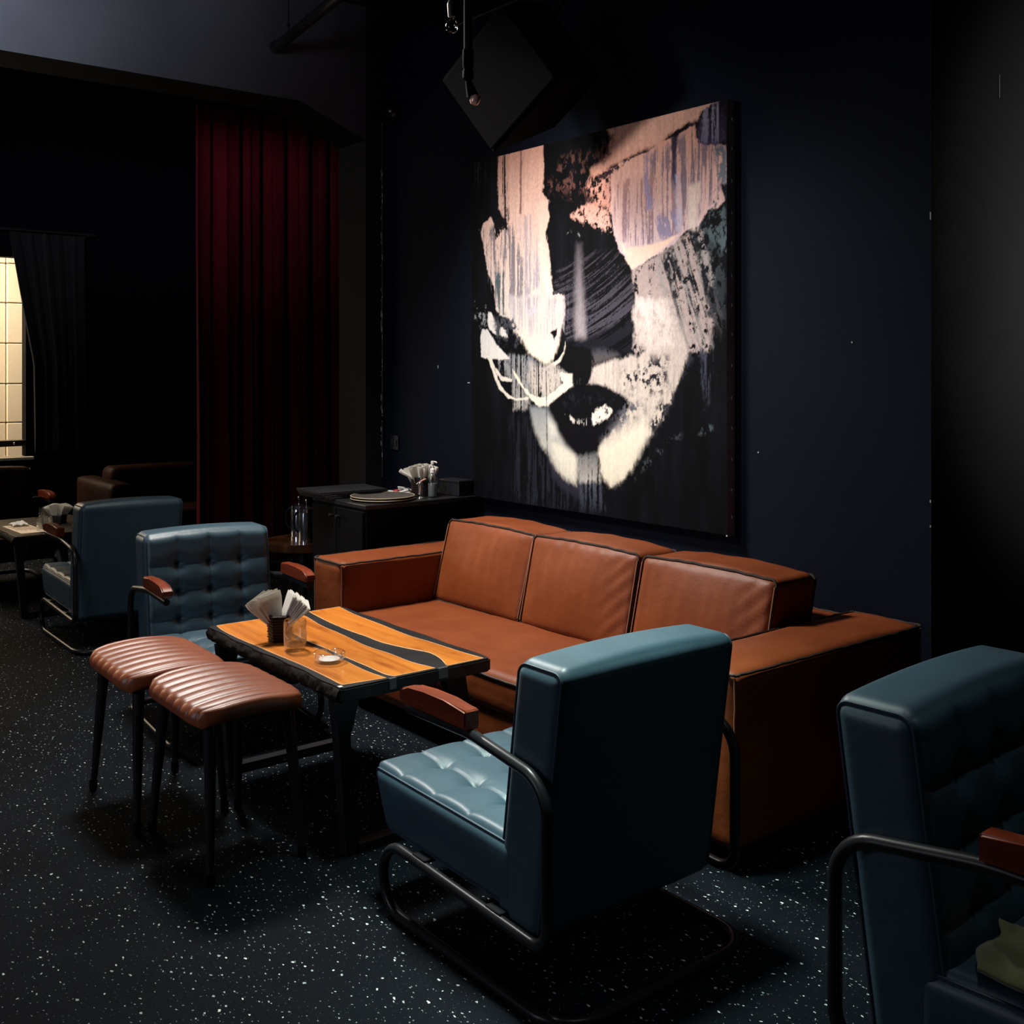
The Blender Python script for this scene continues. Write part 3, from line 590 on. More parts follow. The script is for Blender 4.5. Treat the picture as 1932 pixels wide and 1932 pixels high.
def paint_canvas(NX, NY):
    U, V = np.meshgrid(np.linspace(0, 1, NX), np.linspace(0, 1, NY), indexing='ij')
    u = U.ravel() * PW; v = V.ravel() * PH
    col = np.zeros((u.size, 3)); col[:] = srgb((4, 4, 6))
    n0 = fbm(u, v, 14, 3, 3)
    col += (n0[:, None] ** 3) * srgb((30, 32, 44))[None] * .5
    edge_n = fbm(u, v, 26, 14, 11, 5) - .5; edge_f = fbm(u, v, 110, 60, 12, 3) - .5
    noises = {'s': fbm(u, v, 60, 12, 21, 5), 'v': fbm(u, v, 75, 3.2, 22, 4), 'i': fbm(u, v, 42, 30, 23, 5)}
    dd = .35
    noises['d'] = fbm(u * math.cos(dd) + v * math.sin(dd), v * math.cos(dd) - u * math.sin(dd), 60, 7, 24, 5)
    rr = np.sqrt((u - .45) ** 2 + (v - 2.35) ** 2); th = np.arctan2(v - 2.35, u - .45)
    noises['a'] = fbm(rr, th, 95, 5.0, 25, 5)
    fine = fbm(u, v, 230, 90, 31, 3)
    for li, (pts, ct_, cb_, soft, rag, mode, dens, var) in enumerate(PAINT):
        P = np.array(pts) * (PW, PH)
        pad = (soft + rag) * .003
        lo = P.min(0) - pad; hi = P.max(0) + pad
        idx = np.where((u > lo[0]) & (u < hi[0]) & (v > lo[1]) & (v < hi[1]))[0]
        if idx.size == 0: continue
        x = u[idx]; y_ = v[idx]
        dist = np.full(x.size, 1e9); inside = np.zeros(x.size, bool)
        for k in range(len(P)):
            a = P[k]; b = P[(k + 1) % len(P)]; e = b - a; L2 = max(e @ e, 1e-12)
            t = np.clip(((x - a[0]) * e[0] + (y_ - a[1]) * e[1]) / L2, 0, 1)
            dist = np.minimum(dist, np.hypot(x - a[0] - t * e[0], y_ - a[1] - t * e[1]))
            c1 = (a[1] > y_) != (b[1] > y_)
            if abs(e[1]) > 1e-9: inside ^= c1 & (x < (y_ - a[1]) / e[1] * e[0] + a[0])
        sd = np.where(inside, dist, -dist)
        sd = sd + (edge_n[idx] * 1.5 + edge_f[idx] * .8) * rag * .0028
        s = soft * .0026
        m = np.clip(sd / s + .5, 0, 1); m = m * m * (3 - 2 * m)
        N = noises[mode][idx]
        if mode != 's' or dens < 1:
            th_ = .5 + (.5 - dens) * .42
            q = np.clip((N * .8 + fine[idx] * .2 - th_) / .07 + .5, 0, 1)
            m = m * q
        z0_, z1_ = P[:, 1].min(), P[:, 1].max()
        f = np.clip((z1_ - y_) / max(z1_ - z0_, 1e-6), 0, 1)[:, None]
        c = srgb(ct_)[None] * (1 - f) + srgb(cb_)[None] * f
        nv = noises['v' if mode in 'vs' else mode][idx]
        c = c * (1 + var * 1.6 * (nv - .5)[:, None] + var * 1.0 * (fine[idx] - .5)[:, None])
        col[idx] = col[idx] * (1 - m[:, None]) + c * m[:, None]
    # thin craquelure of dry brush
    col *= (1 + .22 * (fine - .5))[:, None]
    return np.clip(col, 0, 1)
pt = thing('painting', 'large unframed painting of a face with white and pink brush strokes', 'painting', (-3.93, 3.56, .796))
NX, NY = 400, 640
pc = paint_canvas(NX, NY)
xs = np.linspace(-PW / 2, PW / 2, NX); zz = np.linspace(0, PH, NY)
XX, ZZ = np.meshgrid(xs, zz, indexing='ij')
co = np.stack([XX.ravel(), np.zeros(XX.size), ZZ.ravel()], 1)
I = np.arange(NX * NY).reshape(NX, NY)
quads = np.stack([I[:-1, :-1].ravel(), I[1:, :-1].ravel(), I[1:, 1:].ravel(), I[:-1, 1:].ravel()], 1)
me = bpy.data.meshes.new('canvas_face')
me.vertices.add(len(co)); me.vertices.foreach_set('co', co.ravel())
me.loops.add(quads.size); me.loops.foreach_set('vertex_index', quads.ravel())
me.polygons.add(len(quads)); me.polygons.foreach_set('loop_start', np.arange(0, quads.size, 4)); me.polygons.foreach_set('loop_total', np.full(len(quads), 4))
me.update(calc_edges=True)
at = me.color_attributes.new('paint', 'FLOAT_COLOR', 'POINT')
at.data.foreach_set('color', np.concatenate([pc, np.ones((len(pc), 1))], 1).ravel())
m, t, b = base_mat('canvas_paint')
an = nn(t, 'ShaderNodeAttribute'); an.attribute_name = 'paint'
tc = nn(t, 'ShaderNodeTexCoord'); nz = nn(t, 'ShaderNodeTexNoise'); nz.inputs['Scale'].default_value = 90; nz.inputs['Detail'].default_value = 6
t.links.new(tc.outputs['Object'], nz.inputs['Vector'])
t.links.new(an.outputs['Color'], b.inputs['Base Color']); b.inputs['Roughness'].default_value = .75; b.inputs['Specular IOR Level'].default_value = .06
bump(t, b, nz.outputs['Fac'], .25, .001)
me.materials.append(m)
cf = bpy.data.objects.new('canvas_face', me); C.objects.link(cf); cf.parent = pt
bm = bmesh.new()
box(bm, -PW / 2, PW / 2, .0012, .052, 0, PH)
side_m = simple('canvas_side', (.40, .38, .40), (.50, .48, .50), rough=.6, scale=10, bs=.3, bscale=30)
finish(bm, 'canvas_side', side_m, pt, smooth=False)
bm = bmesh.new()
for i in range(14):
    z = .06 + i * .13 + random.uniform(-.01, .01)
    box(bm, PW / 2, PW / 2 + .004, .030, .042, z, z + .012)
box(bm, PW / 2 - .004, PW / 2 + .003, .0, .05, -.006, .0); box(bm, -PW / 2 - .003, -PW / 2 + .035, -.002, .006, -.004, .002)
finish(bm, 'staples', simple('staple_white', (.45, .46, .48), rough=.5), pt, smooth=False, kind='stuff')

# ================================================================ armchairs
def rrect(a, b, r, n=8):
    out = []
    for cx, cz, s in ((a - r, b - r, 0), (-(a - r), b - r, 1), (-(a - r), -(b - r), 2), (a - r, -(b - r), 3)):
        for k in range(n + 1):
            t = (s + k / n) * PI / 2
            out.append((cx + r * math.cos(t), cz + r * math.sin(t)))
    # densify straight runs
    res = []
    for i, p in enumerate(out):
        q = out[(i + 1) % len(out)]; L = math.hypot(q[0] - p[0], q[1] - p[1]); m_ = max(1, int(L / .04))
        for k in range(m_): res.append((p[0] + (q[0] - p[0]) * k / m_, p[1] + (q[1] - p[1]) * k / m_))
    return res
def seamfield(a, b, la, lb, ha, hb, depth=.018):
    da = min(abs(a - s) for s in la); db = min(abs(b - s) for s in lb)
    fade = max(0, min(1, (ha - abs(a)) / .03)) * max(0, min(1, (hb - abs(b)) / .03))
    g = -.0050 * (math.exp(-(da / .0045) ** 2) + math.exp(-(db / .0045) ** 2))
    val = -.0045 * (math.exp(-(da / .028) ** 2) + math.exp(-(db / .028) ** 2))
    r2 = da * da + db * db
    btn = -depth * math.exp(-r2 / .030 ** 2) - .010 * math.exp(-r2 / .010 ** 2)
    return (g + val) * (.35 + .65 * fade) + btn * fade + .007
BX = lambda z: .085 * (.80 - z) / .62 - .026
def back_xf(p):
    z = p.z + .482
    crown = .010 * (1 - (p.y / .29) ** 2) * max(0, (p.z - .2) / .12) if p.z > .2 else 0
    return Vector((p.x + .0865 + BX(z), p.y, z + crown))
def back_disp(face, p, n):
    if face == (0, 1): return seamfield(p[1], p[2], (-.151, 0, .151), (.19, .07, -.05, -.17), .302, .32, .015)
    if face[0] == 0: return .006 * (1 - (p[1] / .29) ** 2)
    return .002
def seat_xf(p):
    x = p.x + .455 + .035 * (p.z / .0825) * (1 if p.x > 0 else 0) * max(0, min(1, p.x / .1))
    return Vector((x, p.y, p.z + .285 + .02 * p.x))
def seat_disp(face, p, n):
    if face == (2, 1): return seamfield(p[0], p[1], (-.10, .04, .175), (-.151, 0, .151), .30, .302, .011) + .003
    if face[0] == 2: return 0
    return .006 * (1 - (p[2] / .09) ** 2)
def make_armchair():
    root = thing('armchair', '', 'armchair')
    bk = finish(cushion((.173, .604, .656), .036, .0064, back_disp, back_xf), 'backrest', blue, root, angle=180)
    st = finish(cushion((.61, .604, .165), .026, .0064, seat_disp, seat_xf), 'seat', blue, root, angle=180)
    for par, (a, b_, r_), xf, hy in ((bk, (.0865, .328, .036), back_xf, .302), (st, (.305, .0825, .026), seat_xf, .302)):
        for s in (-1, 1):
            bm = bmesh.new()
            q = [xf(Vector((x, s * (hy - .24 * r_), z))) for x, z in rrect(a - .25 * r_, b_ - .25 * r_, r_ * .78)]
            tube(bm, q, .0036, 6, close=True)
            finish(bm, 'piping', blue_pipe, par)
    # one continuous bent steel tube: arm, back, under the seat, floor runner, rear floor bar
    H = .325
    half = [(.57, -H, .592), (.29, -H, .596), (.0, -H, .556), (.0, -H, .172), (.70, -H, .200), (.70, -H, .014), (-.055, -H, .014)]
    path = half + [(x, -y, z) for x, y, z in half[::-1]]
    rads = [.5, .095, .055, .09, .092, .11, .11, .092, .09, .055, .095, .5]
    bm = bmesh.new(); tube(bm, fillet(path, rads, 8), .0140, 14); finish(bm, 'tube_frame', black_steel, root)
    for s in (-1, 1):
        prof = [(.285, .608), (.285, .652), (.290, .656), (.38, .661), (.47, .661), (.54, .656), (.573, .649), (.586, .640), (.588, .622), (.578, .609), (.50, .611), (.40, .611)]
        bm = bmesh.new(); prism(bm, prof, s * H - .023, s * H + .023, 'y')
        es = [e for e in bm.edges if abs(e.verts[0].co.y - e.verts[1].co.y) < 1e-6]
        bmesh.ops.bevel(bm, geom=es, offset=.005, segments=3, affect='EDGES')
        finish(bm, 'armrest', cherry, root, angle=35)
        for xx in (.20, .52):
            bm = bmesh.new(); zt = .172 + .04 * xx
            box(bm, xx - .03, xx + .03, s * H - .055 if s > 0 else s * H - .004, s * H + .004 if s > 0 else s * H + .055, zt + .008, zt + .018, bev=.002, seg=1)
            finish(bm, 'seat_bracket', black_steel, root, smooth=False)
    return root
chair0 = make_armchair()
GRP = 'blue leather armchairs with tubular steel frames'
chair0.location = (-1.875, 1.918, 0); chair0.rotation_euler = (0, 0, PI)
tag(chair0, 'blue leather tub armchair seen from behind, nearest to the end of the plank table', 'armchair', GRP)
c1b = copy_tree(chair0, (-4.755, 1.960, 0), R(-5), 'blue leather armchair with tufted back facing the camera, beyond the plank table', GRP)
c1b.scale = (.975, .93, .962)
c2 = copy_tree(chair0, (-5.86, 2.045, 0), PI - R(1), 'blue leather armchair seen from behind, beside the dark table at far left', GRP)
c2.scale = (.965, .915, .965)
c4 = copy_tree(chair0, (-1.298, 2.172, 0), R(3), 'blue leather armchair at the right edge with an olive cloth on its seat', GRP)
c4.scale = (1.045, 1.045, 1.045)
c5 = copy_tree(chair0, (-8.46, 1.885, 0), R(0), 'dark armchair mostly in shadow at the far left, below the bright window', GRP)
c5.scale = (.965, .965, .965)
for ch in c5.children:  # far chair recoloured dark: its shadow is put into the leather colour
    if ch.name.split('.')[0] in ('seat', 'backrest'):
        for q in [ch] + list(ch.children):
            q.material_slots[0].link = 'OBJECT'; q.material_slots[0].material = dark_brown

# ================================================================ the sofa
SO = Vector((-3.38, 2.98, 0))
sofa = thing('sofa', 'long three-seat tan leather sofa under the painting', 'sofa', SO)
def wc(x0, x1, y0, y1, z0, z1, r, cell=.03, disp=None, xf=None):
    c = Vector(((x0 + x1) / 2, (y0 + y1) / 2, (z0 + z1) / 2)) - SO
    def f(p):
        q = xf(p) if xf else p
        return q + c
    return cushion((x1 - x0, y1 - y0, z1 - z0), r, cell, disp, f), c
def wrk(face, p, n, seed=0.0, amp=.004):
    v = Vector((p[0] * 5 + seed, p[1] * 5, p[2] * 5))
    return amp * mnoise.noise(v)
def seam_loop(c, a, b, r, pl, off, rad=.0045, jit=.0012, xf=None):
    """closed seam around a rounded rectangle; pl = plane axis"""
    out = []
    for i, (s, t_) in enumerate(rrect(a, b, r)):
        j = jit * math.sin(i * 2.7) + jit * .7 * math.sin(i * 1.13)
        p = {'x': Vector((off, s + j, t_)), 'y': Vector((s, off, t_ + j)), 'z': Vector((s, t_, off + j))}[pl]
        if xf: p = xf(p)
        out.append(p + c)
    return out
# arms
for (x0, x1, sd) in ((-4.67, -4.405, 1.0), (-2.375, -2.09, 4.0)):
    d0 = 2.50
    bm, c = wc(x0, x1, d0, 3.505, .07, .598, .020, .022, lambda f, p, n, sd=sd: wrk(f, p, n, sd, .006) + (.008 * (1 - (p[0] / .14) ** 2) if f == (2, 1) else .003))
    arm = finish(bm, 'arm', tan, sofa, angle=180)
    bm = bmesh.new()
    tube(bm, seam_loop(c, (x1 - x0) / 2 + .002, (3.505 - d0) / 2 + .002, .02, 'z', .528 / 2 - .004), .0048, 6, close=True)
    finish(bm, 'piping', seam_dark, arm)
    for sx in (-1, 1):
        for sy in (-1, 1):
            bm = bmesh.new()
            pp = [c + Vector((sx * ((x1 - x0) / 2 - .004), sy * (1.005 / 2 - .003), -.255 + .51 * k / 12 - .003)) + Vector((.0012 * math.sin(k * 2), .0012 * math.cos(k * 3), 0)) for k in range(13)]
            tube(bm, pp, .0028, 6)
            finish(bm, 'edge_seam', seam_light, arm)
# backrest
bm, c = wc(-4.405, -2.375, 3.22, 3.505, .10, .585, .03, .03, lambda f, p, n: wrk(f, p, n, 8))
bk = finish(bm, 'backrest', tan, sofa, angle=180)
bm = bmesh.new(); tube(bm, seam_loop(c, 1.015, .14, .02, 'z', .236), .0045, 6, close=True); finish(bm, 'piping', seam_dark, bk)
# seat and front
def seat_d(f, p, n):
    if f == (2, 1): return .012 * (1 - (p[0] / 1.02) ** 2) + .006 * mnoise.noise(Vector((p[0] * 3, p[1] * 4, 0))) + .003 * mnoise.noise(Vector((p[0] * 9, p[1] * 14, 5)))
    return wrk(f, p, n, 2, .004)
bm, c = wc(-4.404, -2.376, 2.43, 3.22, .235, .368, .022, .024, seat_d)
st = finish(bm, 'seat_cushion', tan, sofa, angle=180)
bm = bmesh.new(); tube(bm, seam_loop(c, 1.013, .394, .02, 'z', .060), .0045, 6, close=True); finish(bm, 'piping', seam_dark, st)
bm, c = wc(-4.402, -2.378, 2.44, 3.30, .085, .240, .015, .04, lambda f, p, n: wrk(f, p, n, 12, .004))
finish(bm, 'base', tan, sofa, angle=180)
for lx in (-4.60, -2.16):
    for ly in (2.58, 3.42):
        bm = bmesh.new(); box(bm, lx - .025 - SO.x, lx + .025 - SO.x, ly - .025 - SO.y, ly + .025 - SO.y, 0, .08, bev=.003); finish(bm, 'leg', matt_black, sofa, smooth=False)
# three loose back cushions, leaning
for k, (x0, x1) in enumerate(((-4.40, -3.745), (-3.73, -3.075), (-3.055, -2.405))):
    z0, z1 = .372, .752; hz = (z1 - z0) / 2
    def lean(p, k=k, hz=hz):
        t_ = (p.z + hz) / (2 * hz)
        return Vector((p.x + (.010 if k == 0 else -.006 if k == 1 else .0) * t_, p.y + .09 * t_, p.z + .008 * (1 - (p.x / .33) ** 2) * t_ - .010 * (t_ if abs(p.y) > .1 and p.y > 0 else 0)))
    def cd(f, p, n, k=k, hz=hz):
        e = (1 - (p[0] / .33) ** 2) * (1 - (p[2] / hz) ** 2)
        if f == (1, -1):
            fold = .0050 * mnoise.noise(Vector((p[0] * 22 + k * 9, 0, p[2] * 3.5))) * (.35 + .65 * (p[2] + hz) / (2 * hz))
            corner = max(0, (p[0] - .12) / .2) if k else 0
            fold += .010 * corner * math.sin((p[0] * .8 - p[2] * .9) * 95) * math.exp(-((p[0] - .25) / .10) ** 2) * .45
            return .030 * e + fold
        if f == (2, 1): return .010 * (1 - (p[0] / .33) ** 2) + .004 * mnoise.noise(Vector((p[0] * 9 + k, p[1] * 9, 0)))
        return .004
    bm, c = wc(x0, x1, 3.005, 3.245, z0, z1, .022, .014, cd, lean)
    cu = finish(bm, 'back_cushion', tan, sofa, angle=180)
    for sy in (-1, 1):
        bm = bmesh.new()
        tube(bm, seam_loop(c, (x1 - x0) / 2 + .001, hz + .001, .022, 'y', sy * .112, .0045, .0014, lean), .0050, 6, close=True)
        finish(bm, 'piping', seam_dark, cu)
    for sx in (-1, 1):
        bm = bmesh.new()
        pp = [c + lean(Vector((sx * ((x1 - x0) / 2 - .001), -.119, -hz + .02 + (2 * hz - .04) * q / 10))) for q in range(11)]
        tube(bm, pp, .0025, 6)
        finish(bm, 'edge_seam', seam_light, cu)

# ================================================================ plank table
def smoothpoly(pts, closed=True, n=5, keep=()):
    out = []; N = len(pts)
    for i in range(N):
        p0, p1, p2, p3 = [Vector((*pts[(i + k) % N], 0)) for k in (-1, 0, 1, 2)]
        if (i in keep) or ((i + 1) % N in keep):
            if i in keep and (i + 1) % N in keep:
                out.append((p1.x, p1.y)); continue
            if i in keep: p0 = p1 - (p2 - p1)
            else: p3 = p2 + (p2 - p1)
        for k in range(n):
            t_ = k / n
            q = .5 * ((2 * p1) + (-p0 + p2) * t_ + (2 * p0 - 5 * p1 + 4 * p2 - p3) * t_ ** 2 + (-p0 + 3 * p1 - 3 * p2 + p3) * t_ ** 3)
            out.append((q.x, q.y))
    return out
P1 = [(-.487, -.250), (-.485, -.072), (-.398, -.095), (-.325, -.104), (-.136, -.114), (.038, -.115), (.186, -.116), (.384, -.127), (.490, -.118), (.470, -.262), (.326, -.256), (.184, -.254), (.023, -.260), (-.123, -.262), (-.249, -.266), (-.396, -.262)]
P2 = [(-.480, -.050), (-.476, .070), (-.418, .082), (-.243, .056), (-.082, .049), (.114, .034), (.26, .043), (.391, .043), (.492, .064), (.490, -.087), (.448, -.099), (.331, -.095), (.203, -.095), (.072, -.09), (-.057, -.09), (-.201, -.08), (-.402, -.067)]
P3 = [(-.482, .131), (-.484, .268), (-.328, .247), (-.108, .239), (.076, .229), (.219, .238), (.401, .246), (.494, .256), (.494, .110), (.406, .144), (.322, .155), (.231, .128), (.111, .103), (-.002, .104), (-.137, .1), (-.302, .11)]
KEEP = [(0, 1, 8, 9), (0, 1, 8, 9), (0, 1, 7, 8)]
def make_table(loc, h, planks, label, body, group=None):
    root = thing('coffee_table', label, 'table', loc, 0, group)
    # slab of resin with a wavy, bark-like long edge
    top = []; NE = 60
    for i in range(NE + 1):
        x = -.5 + i / NE
        top.append((x, -.281 + .004 * math.sin(x * 9) + .0025 * math.sin(x * 31)))
    top += [(.506, -.27), (.506, .27)]
    top += [(.5 - i / 20, .281 + .003 * math.sin(i)) for i in range(21)] + [(-.506, .27), (-.506, -.27)]
    bm = bmesh.new(); th = .046
    f1, f2 = prism(bm, top, h - th, h - .002)
    bmesh.ops.bevel(bm, geom=[e for e in bm.edges if abs(e.verts[0].co.z - e.verts[1].co.z) < 1e-6], offset=.005, segments=2, affect='EDGES')
    sl = finish(bm, 'tabletop', body, root, angle=30)
    # rough bark strip along the near long edge
    bm = bmesh.new(); rows = []
    for i in range(161):
        x = -.497 + .994 * i / 160; row = []
        for k in range(7):
            a = k / 6; z = h - .006 - (th - .004) * a
            nz_ = mnoise.noise(Vector((x * 22, a * 3, 3.3))) * .006 + mnoise.noise(Vector((x * 70, a * 7, 1))) * .003
            row.append(bm.verts.new((x, -.283 + .004 * math.sin(x * 9) - .010 * math.sin(PI * a) - nz_, z)))
        rows.append(row)
    for a_, b_ in zip(rows[:-1], rows[1:]):
        for k in range(6): bm.faces.new((a_[k], b_[k], b_[k + 1], a_[k + 1]))
    bk_ = [bm.verts.new((r_[0].co.x, -.272, h - .006)) for r_ in rows]; bk2 = [bm.verts.new((r_[0].co.x, -.272, h - th - .002)) for r_ in rows]
    for i in range(160):
        bm.faces.new((rows[i][0], bk_[i], bk_[i + 1], rows[i + 1][0])); bm.faces.new((rows[i][6], rows[i + 1][6], bk2[i + 1], bk2[i]))
    finish(bm, 'bark_edge', bark, root, angle=60)
    for q, kp in zip(planks, KEEP):
        sp = smoothpoly(q, keep=kp)
        bm = bmesh.new(); f1, f2 = prism(bm, sp, h - .03, h)
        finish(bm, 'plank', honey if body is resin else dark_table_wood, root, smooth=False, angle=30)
        if body is resin:
            bm = bmesh.new(); tube(bm, [(x, y, h - .0012) for x, y in sp], .0016, 5, close=True); finish(bm, 'plank_edge', wood_rim, root)
    # two black flat steel leg frames
    for sx in (-1, 1):
        bm = bmesh.new(); xx = sx * .43
        y_f, y_w, y_t = .235, .268, .262
        for sy in (-1, 1):
            prof = [(sy * (.190), 0), (sy * .235, 0), (sy * .262, h - .175), (sy * .275, h - th - .012), (sy * .190, h - th - .012), (sy * .222, h - .175)]
            if sy > 0: prof = [(.225, 0), (.27, 0), (.235, h - .175), (.215, h - th - .012), (.13, h - th - .012), (.195, h - .175)]
            f1, f2 = prism(bm, prof if sy < 0 else prof[::-1], xx - .022, xx + .022, 'x')
        box(bm, xx - .022, xx + .022, -.20, .235, 0, .030)
        box(bm, xx - .03, xx + .03, -.26, .26, h - th - .012, h - th)
        finish(bm, 'leg_frame', black_steel, root, smooth=False)
    return root
tb = make_table((-3.371, 1.910, 0), .54, (P1, P2, P3), 'low table of three honey-coloured planks set in black resin', resin)
bm = bmesh.new(); box(bm, .478, .492, -.283, -.270, .5375, .5405); finish(bm, 'chipped_corner', simple('chip_pale', (.6, .62, .6), rough=.4), tb, smooth=False)
for (yy0, yy1) in ((-.115, -.090), (.070, .106)):
    bm = bmesh.new(); box(bm, .498, .5075, yy0, yy1, .505, .5395, bev=.001, seg=1); finish(bm, 'resin_patch', simple('grey_resin', (.07, .072, .075), rough=.4), tb, smooth=False)
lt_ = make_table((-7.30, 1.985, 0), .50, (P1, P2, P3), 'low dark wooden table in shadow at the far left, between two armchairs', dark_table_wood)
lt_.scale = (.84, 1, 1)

# ================================================================ stools
def stool_disp(f, p, n):
    L = .0575; u = (p[0] / L + .5) % 1.0; u = 2 * u - 1
    up = max(0.0, n.z) + .75 * abs(n.y)
    side = max(0.0, min(1.0, (p[2] + .020) / .024))
    fade = 1.0 if p[1] < .02 else max(.35, 1 - (p[1] - .02) / .16)
    return (.0115 * math.sqrt(max(0, 1 - u * u)) - .006) * min(1, up) * side * fade
def stool_xf(p):
    # rounded corners in plan, dropping towards the two ends
    cx = max(0, abs(p.x) - .14) / .09; cy = max(0, abs(p.y) - .10) / .08
    pull = 1 - .11 * (min(1, cx) * min(1, cy)) ** 1.3
    z = p.z + .492 - .020 * (p.y / .18) ** 2 - .006 * (p.x / .23) ** 2 + .008 * (p.x < 0) * (p.x / .23) ** 2
    return Vector((p.x * pull, p.y * pull, z))
def make_stool():
    root = thing('stool', '', 'stool')
    finish(cushion((.460, .365, .052), .024, .0058, stool_disp, stool_xf, True), 'seat', stool_leather, root, angle=180)
    bm = bmesh.new(); box(bm, -.20, .20, -.15, .15, .448, .470, bev=.006); finish(bm, 'seat_base', matt_black, root, smooth=False)
    for sx in (-1, 1):
        for sy in (-1, 1):
            a = Vector((sx * .178, sy * .125, .465)); b_ = Vector((sx * .232, sy * .148, .012))
            bm = bmesh.new(); tube(bm, [a, a.lerp(b_, .5), b_], [.0200, .0160, .0105], 16)
            lg = finish(bm, 'leg', black_steel, root)
            bm = bmesh.new(); tube(bm, [b_ + Vector((0, 0, .026)), b_ + Vector((0, 0, .004)), b_ - Vector((0, 0, .012))], [.0135, .0145, .0125], 14)
            finish(bm, 'foot_cap', matt_black, lg)
    return root
SG = 'brown ribbed stools in front of the plank table'
s0 = make_stool(); s0.location = (-3.240, 1.422, 0)
tag(s0, 'brown ribbed leather stool nearest the camera, at the corner of the plank table', 'stool', SG)
copy_tree(s0, (-3.720, 1.384, 0), R(-1), 'brown ribbed leather stool on the left, partly behind the nearer stool', SG)

# ================================================================ things on the plank table
TZ = .540
def make_napkin(bmw, kind=0):
    """a folded tissue: thin wedge of two leaves joined at the fold"""
    W_, H_ = bmw
    bm = bmesh.new(); n = 6
    for s in (0, 1):
        g = []
        for i in range(n + 1):
            row = []
            for j in range(3):
                x = (-W_ / 2 + W_ * j / 2) * (.46 + .54 * min(1, 1.25 * i / n)); z = H_ * i / n
                y = (.0006 + .0022 * (i / n) ** 1.5) * (1 if s else -1) + .002 * math.sin(2.2 * i / n + j)
                row.append((x, y, z))
            g.append(row)
        v = [[bm.verts.new(p) for p in r_] for r_ in g]; w_ = [[bm.verts.new((p[0], p[1] + .0009, p[2])) for p in r_] for r_ in g]
        for i in range(n):
            for j in range(2):
                bm.faces.new((v[i][j], v[i][j + 1], v[i + 1][j + 1], v[i + 1][j])); bm.faces.new((w_[i][j], w_[i + 1][j], w_[i + 1][j + 1], w_[i][j + 1]))
        for i in range(n):
            bm.faces.new((v[i][0], v[i + 1][0], w_[i + 1][0], w_[i][0])); bm.faces.new((v[i][2], w_[i][2], w_[i + 1][2], v[i + 1][2]))
        for j in range(2):
            bm.faces.new((v[0][j], w_[0][j], w_[0][j + 1], v[0][j + 1])); bm.faces.new((v[n][j], v[n][j + 1], w_[n][j + 1], w_[n][j]))
    return bm
def napkins(proto, specs, label, group, split=0):
    """specs: location, direction the sheet points to, direction of its width"""
    for k, (loc, up, wide) in enumerate(specs):
        o = proto if k == 0 and proto.get('label') is None else proto.copy()
        if o is not proto: C.objects.link(o)
        u_ = Vector(up).normalized(); w_ = Vector(wide); w_ = (w_ - u_ * w_.dot(u_)).normalized()
        o.matrix_world = Matrix.Translation(loc) @ Matrix((w_, u_.cross(w_), u_)).transposed().to_4x4()
        tag(o, label[min(k // split, 1)] if split else label, 'napkin', group[min(k // split, 1)] if split else group)
# camera-right and into-the-picture directions on the table, only to orient the fans as they lie
ex = Vector((.62, .78, 0)); ey = Vector((-.78, .62, 0))
def basket(loc, r, h, label, hexa=True, mat=None, name='napkin_holder', group=None):
    root = thing(name, label, 'napkin holder', loc, 0, group)
    bm = bmesh.new(); sg = 6 if hexa else 24
    prof = [(0, 0), (r * .88, 0), (r * .90, .004), (r, h), (r - .004, h), (r * .86, .008), (0, .008)]
    lathe(bm, prof, sg)
    sh = finish(bm, 'holder_body', mat or wicker, root, smooth=not hexa, angle=35)
    # woven bands
    bm = bmesh.new()
    nb = max(5, int(h / .009))
    for k in range(nb):
        z = .006 + (h - .010) * k / (nb - 1); rr_ = r * (.90 + .10 * z / h)
        m_ = 24 if not hexa else 30; pts = []
        for q in range(m_):
            a = 2 * PI * q / m_
            rad = rr_ + .0006
            if hexa:
                aa = (a % (PI / 3)) - PI / 6; rad = rr_ * math.cos(PI / 6) / math.cos(aa) + .0006
            rad += .0014 * (1 if (q + k) % 2 else -.2)
            pts.append((rad * math.cos(a), rad * math.sin(a), z))
        tube(bm, pts, .0022, 5, close=True)
    finish(bm, 'woven_bands', mat or wicker, root, kind='stuff')
    return root
nh = Vector((-3.505, 1.742, TZ))
basket(nh, .044, .095, 'black hexagonal woven napkin holder on the plank table')
np0 = finish(make_napkin((.088, .115)), 'napkin', paper)
specs = []
for k in range(8):       # left fan, standing up and leaning to the left
    t_ = k / 7
    up = Vector((0, 0, 1)) + ex * (-.78 + .50 * t_); specs.append((nh + ex * (-.024 + .020 * t_) + ey * (.010 - .002 * k) + Vector((0, 0, .056 + .004 * math.sin(k * 2.3))), up, ey * .75 + ex * .65))
for k in range(12):      # right fan, leaning to the right and back
    t_ = k / 11
    up = Vector((0, 0, 1)) + ex * (.34 + .66 * t_) + ey * .12; specs.append((nh + ex * (.000 + .022 * t_) + ey * (.014 - .0025 * k) + Vector((0, 0, .056 - .012 * t_ + .004 * math.sin(k * 1.9))), up, ey * .9 - ex * .45))
napkins(np0, specs, ('folded white napkin in the left-leaning fan in the hexagonal black holder', 'folded white napkin in the right-leaning fan in the hexagonal black holder'), ('left fan of napkins in the hexagonal holder', 'right fan of napkins in the hexagonal holder'), 8)

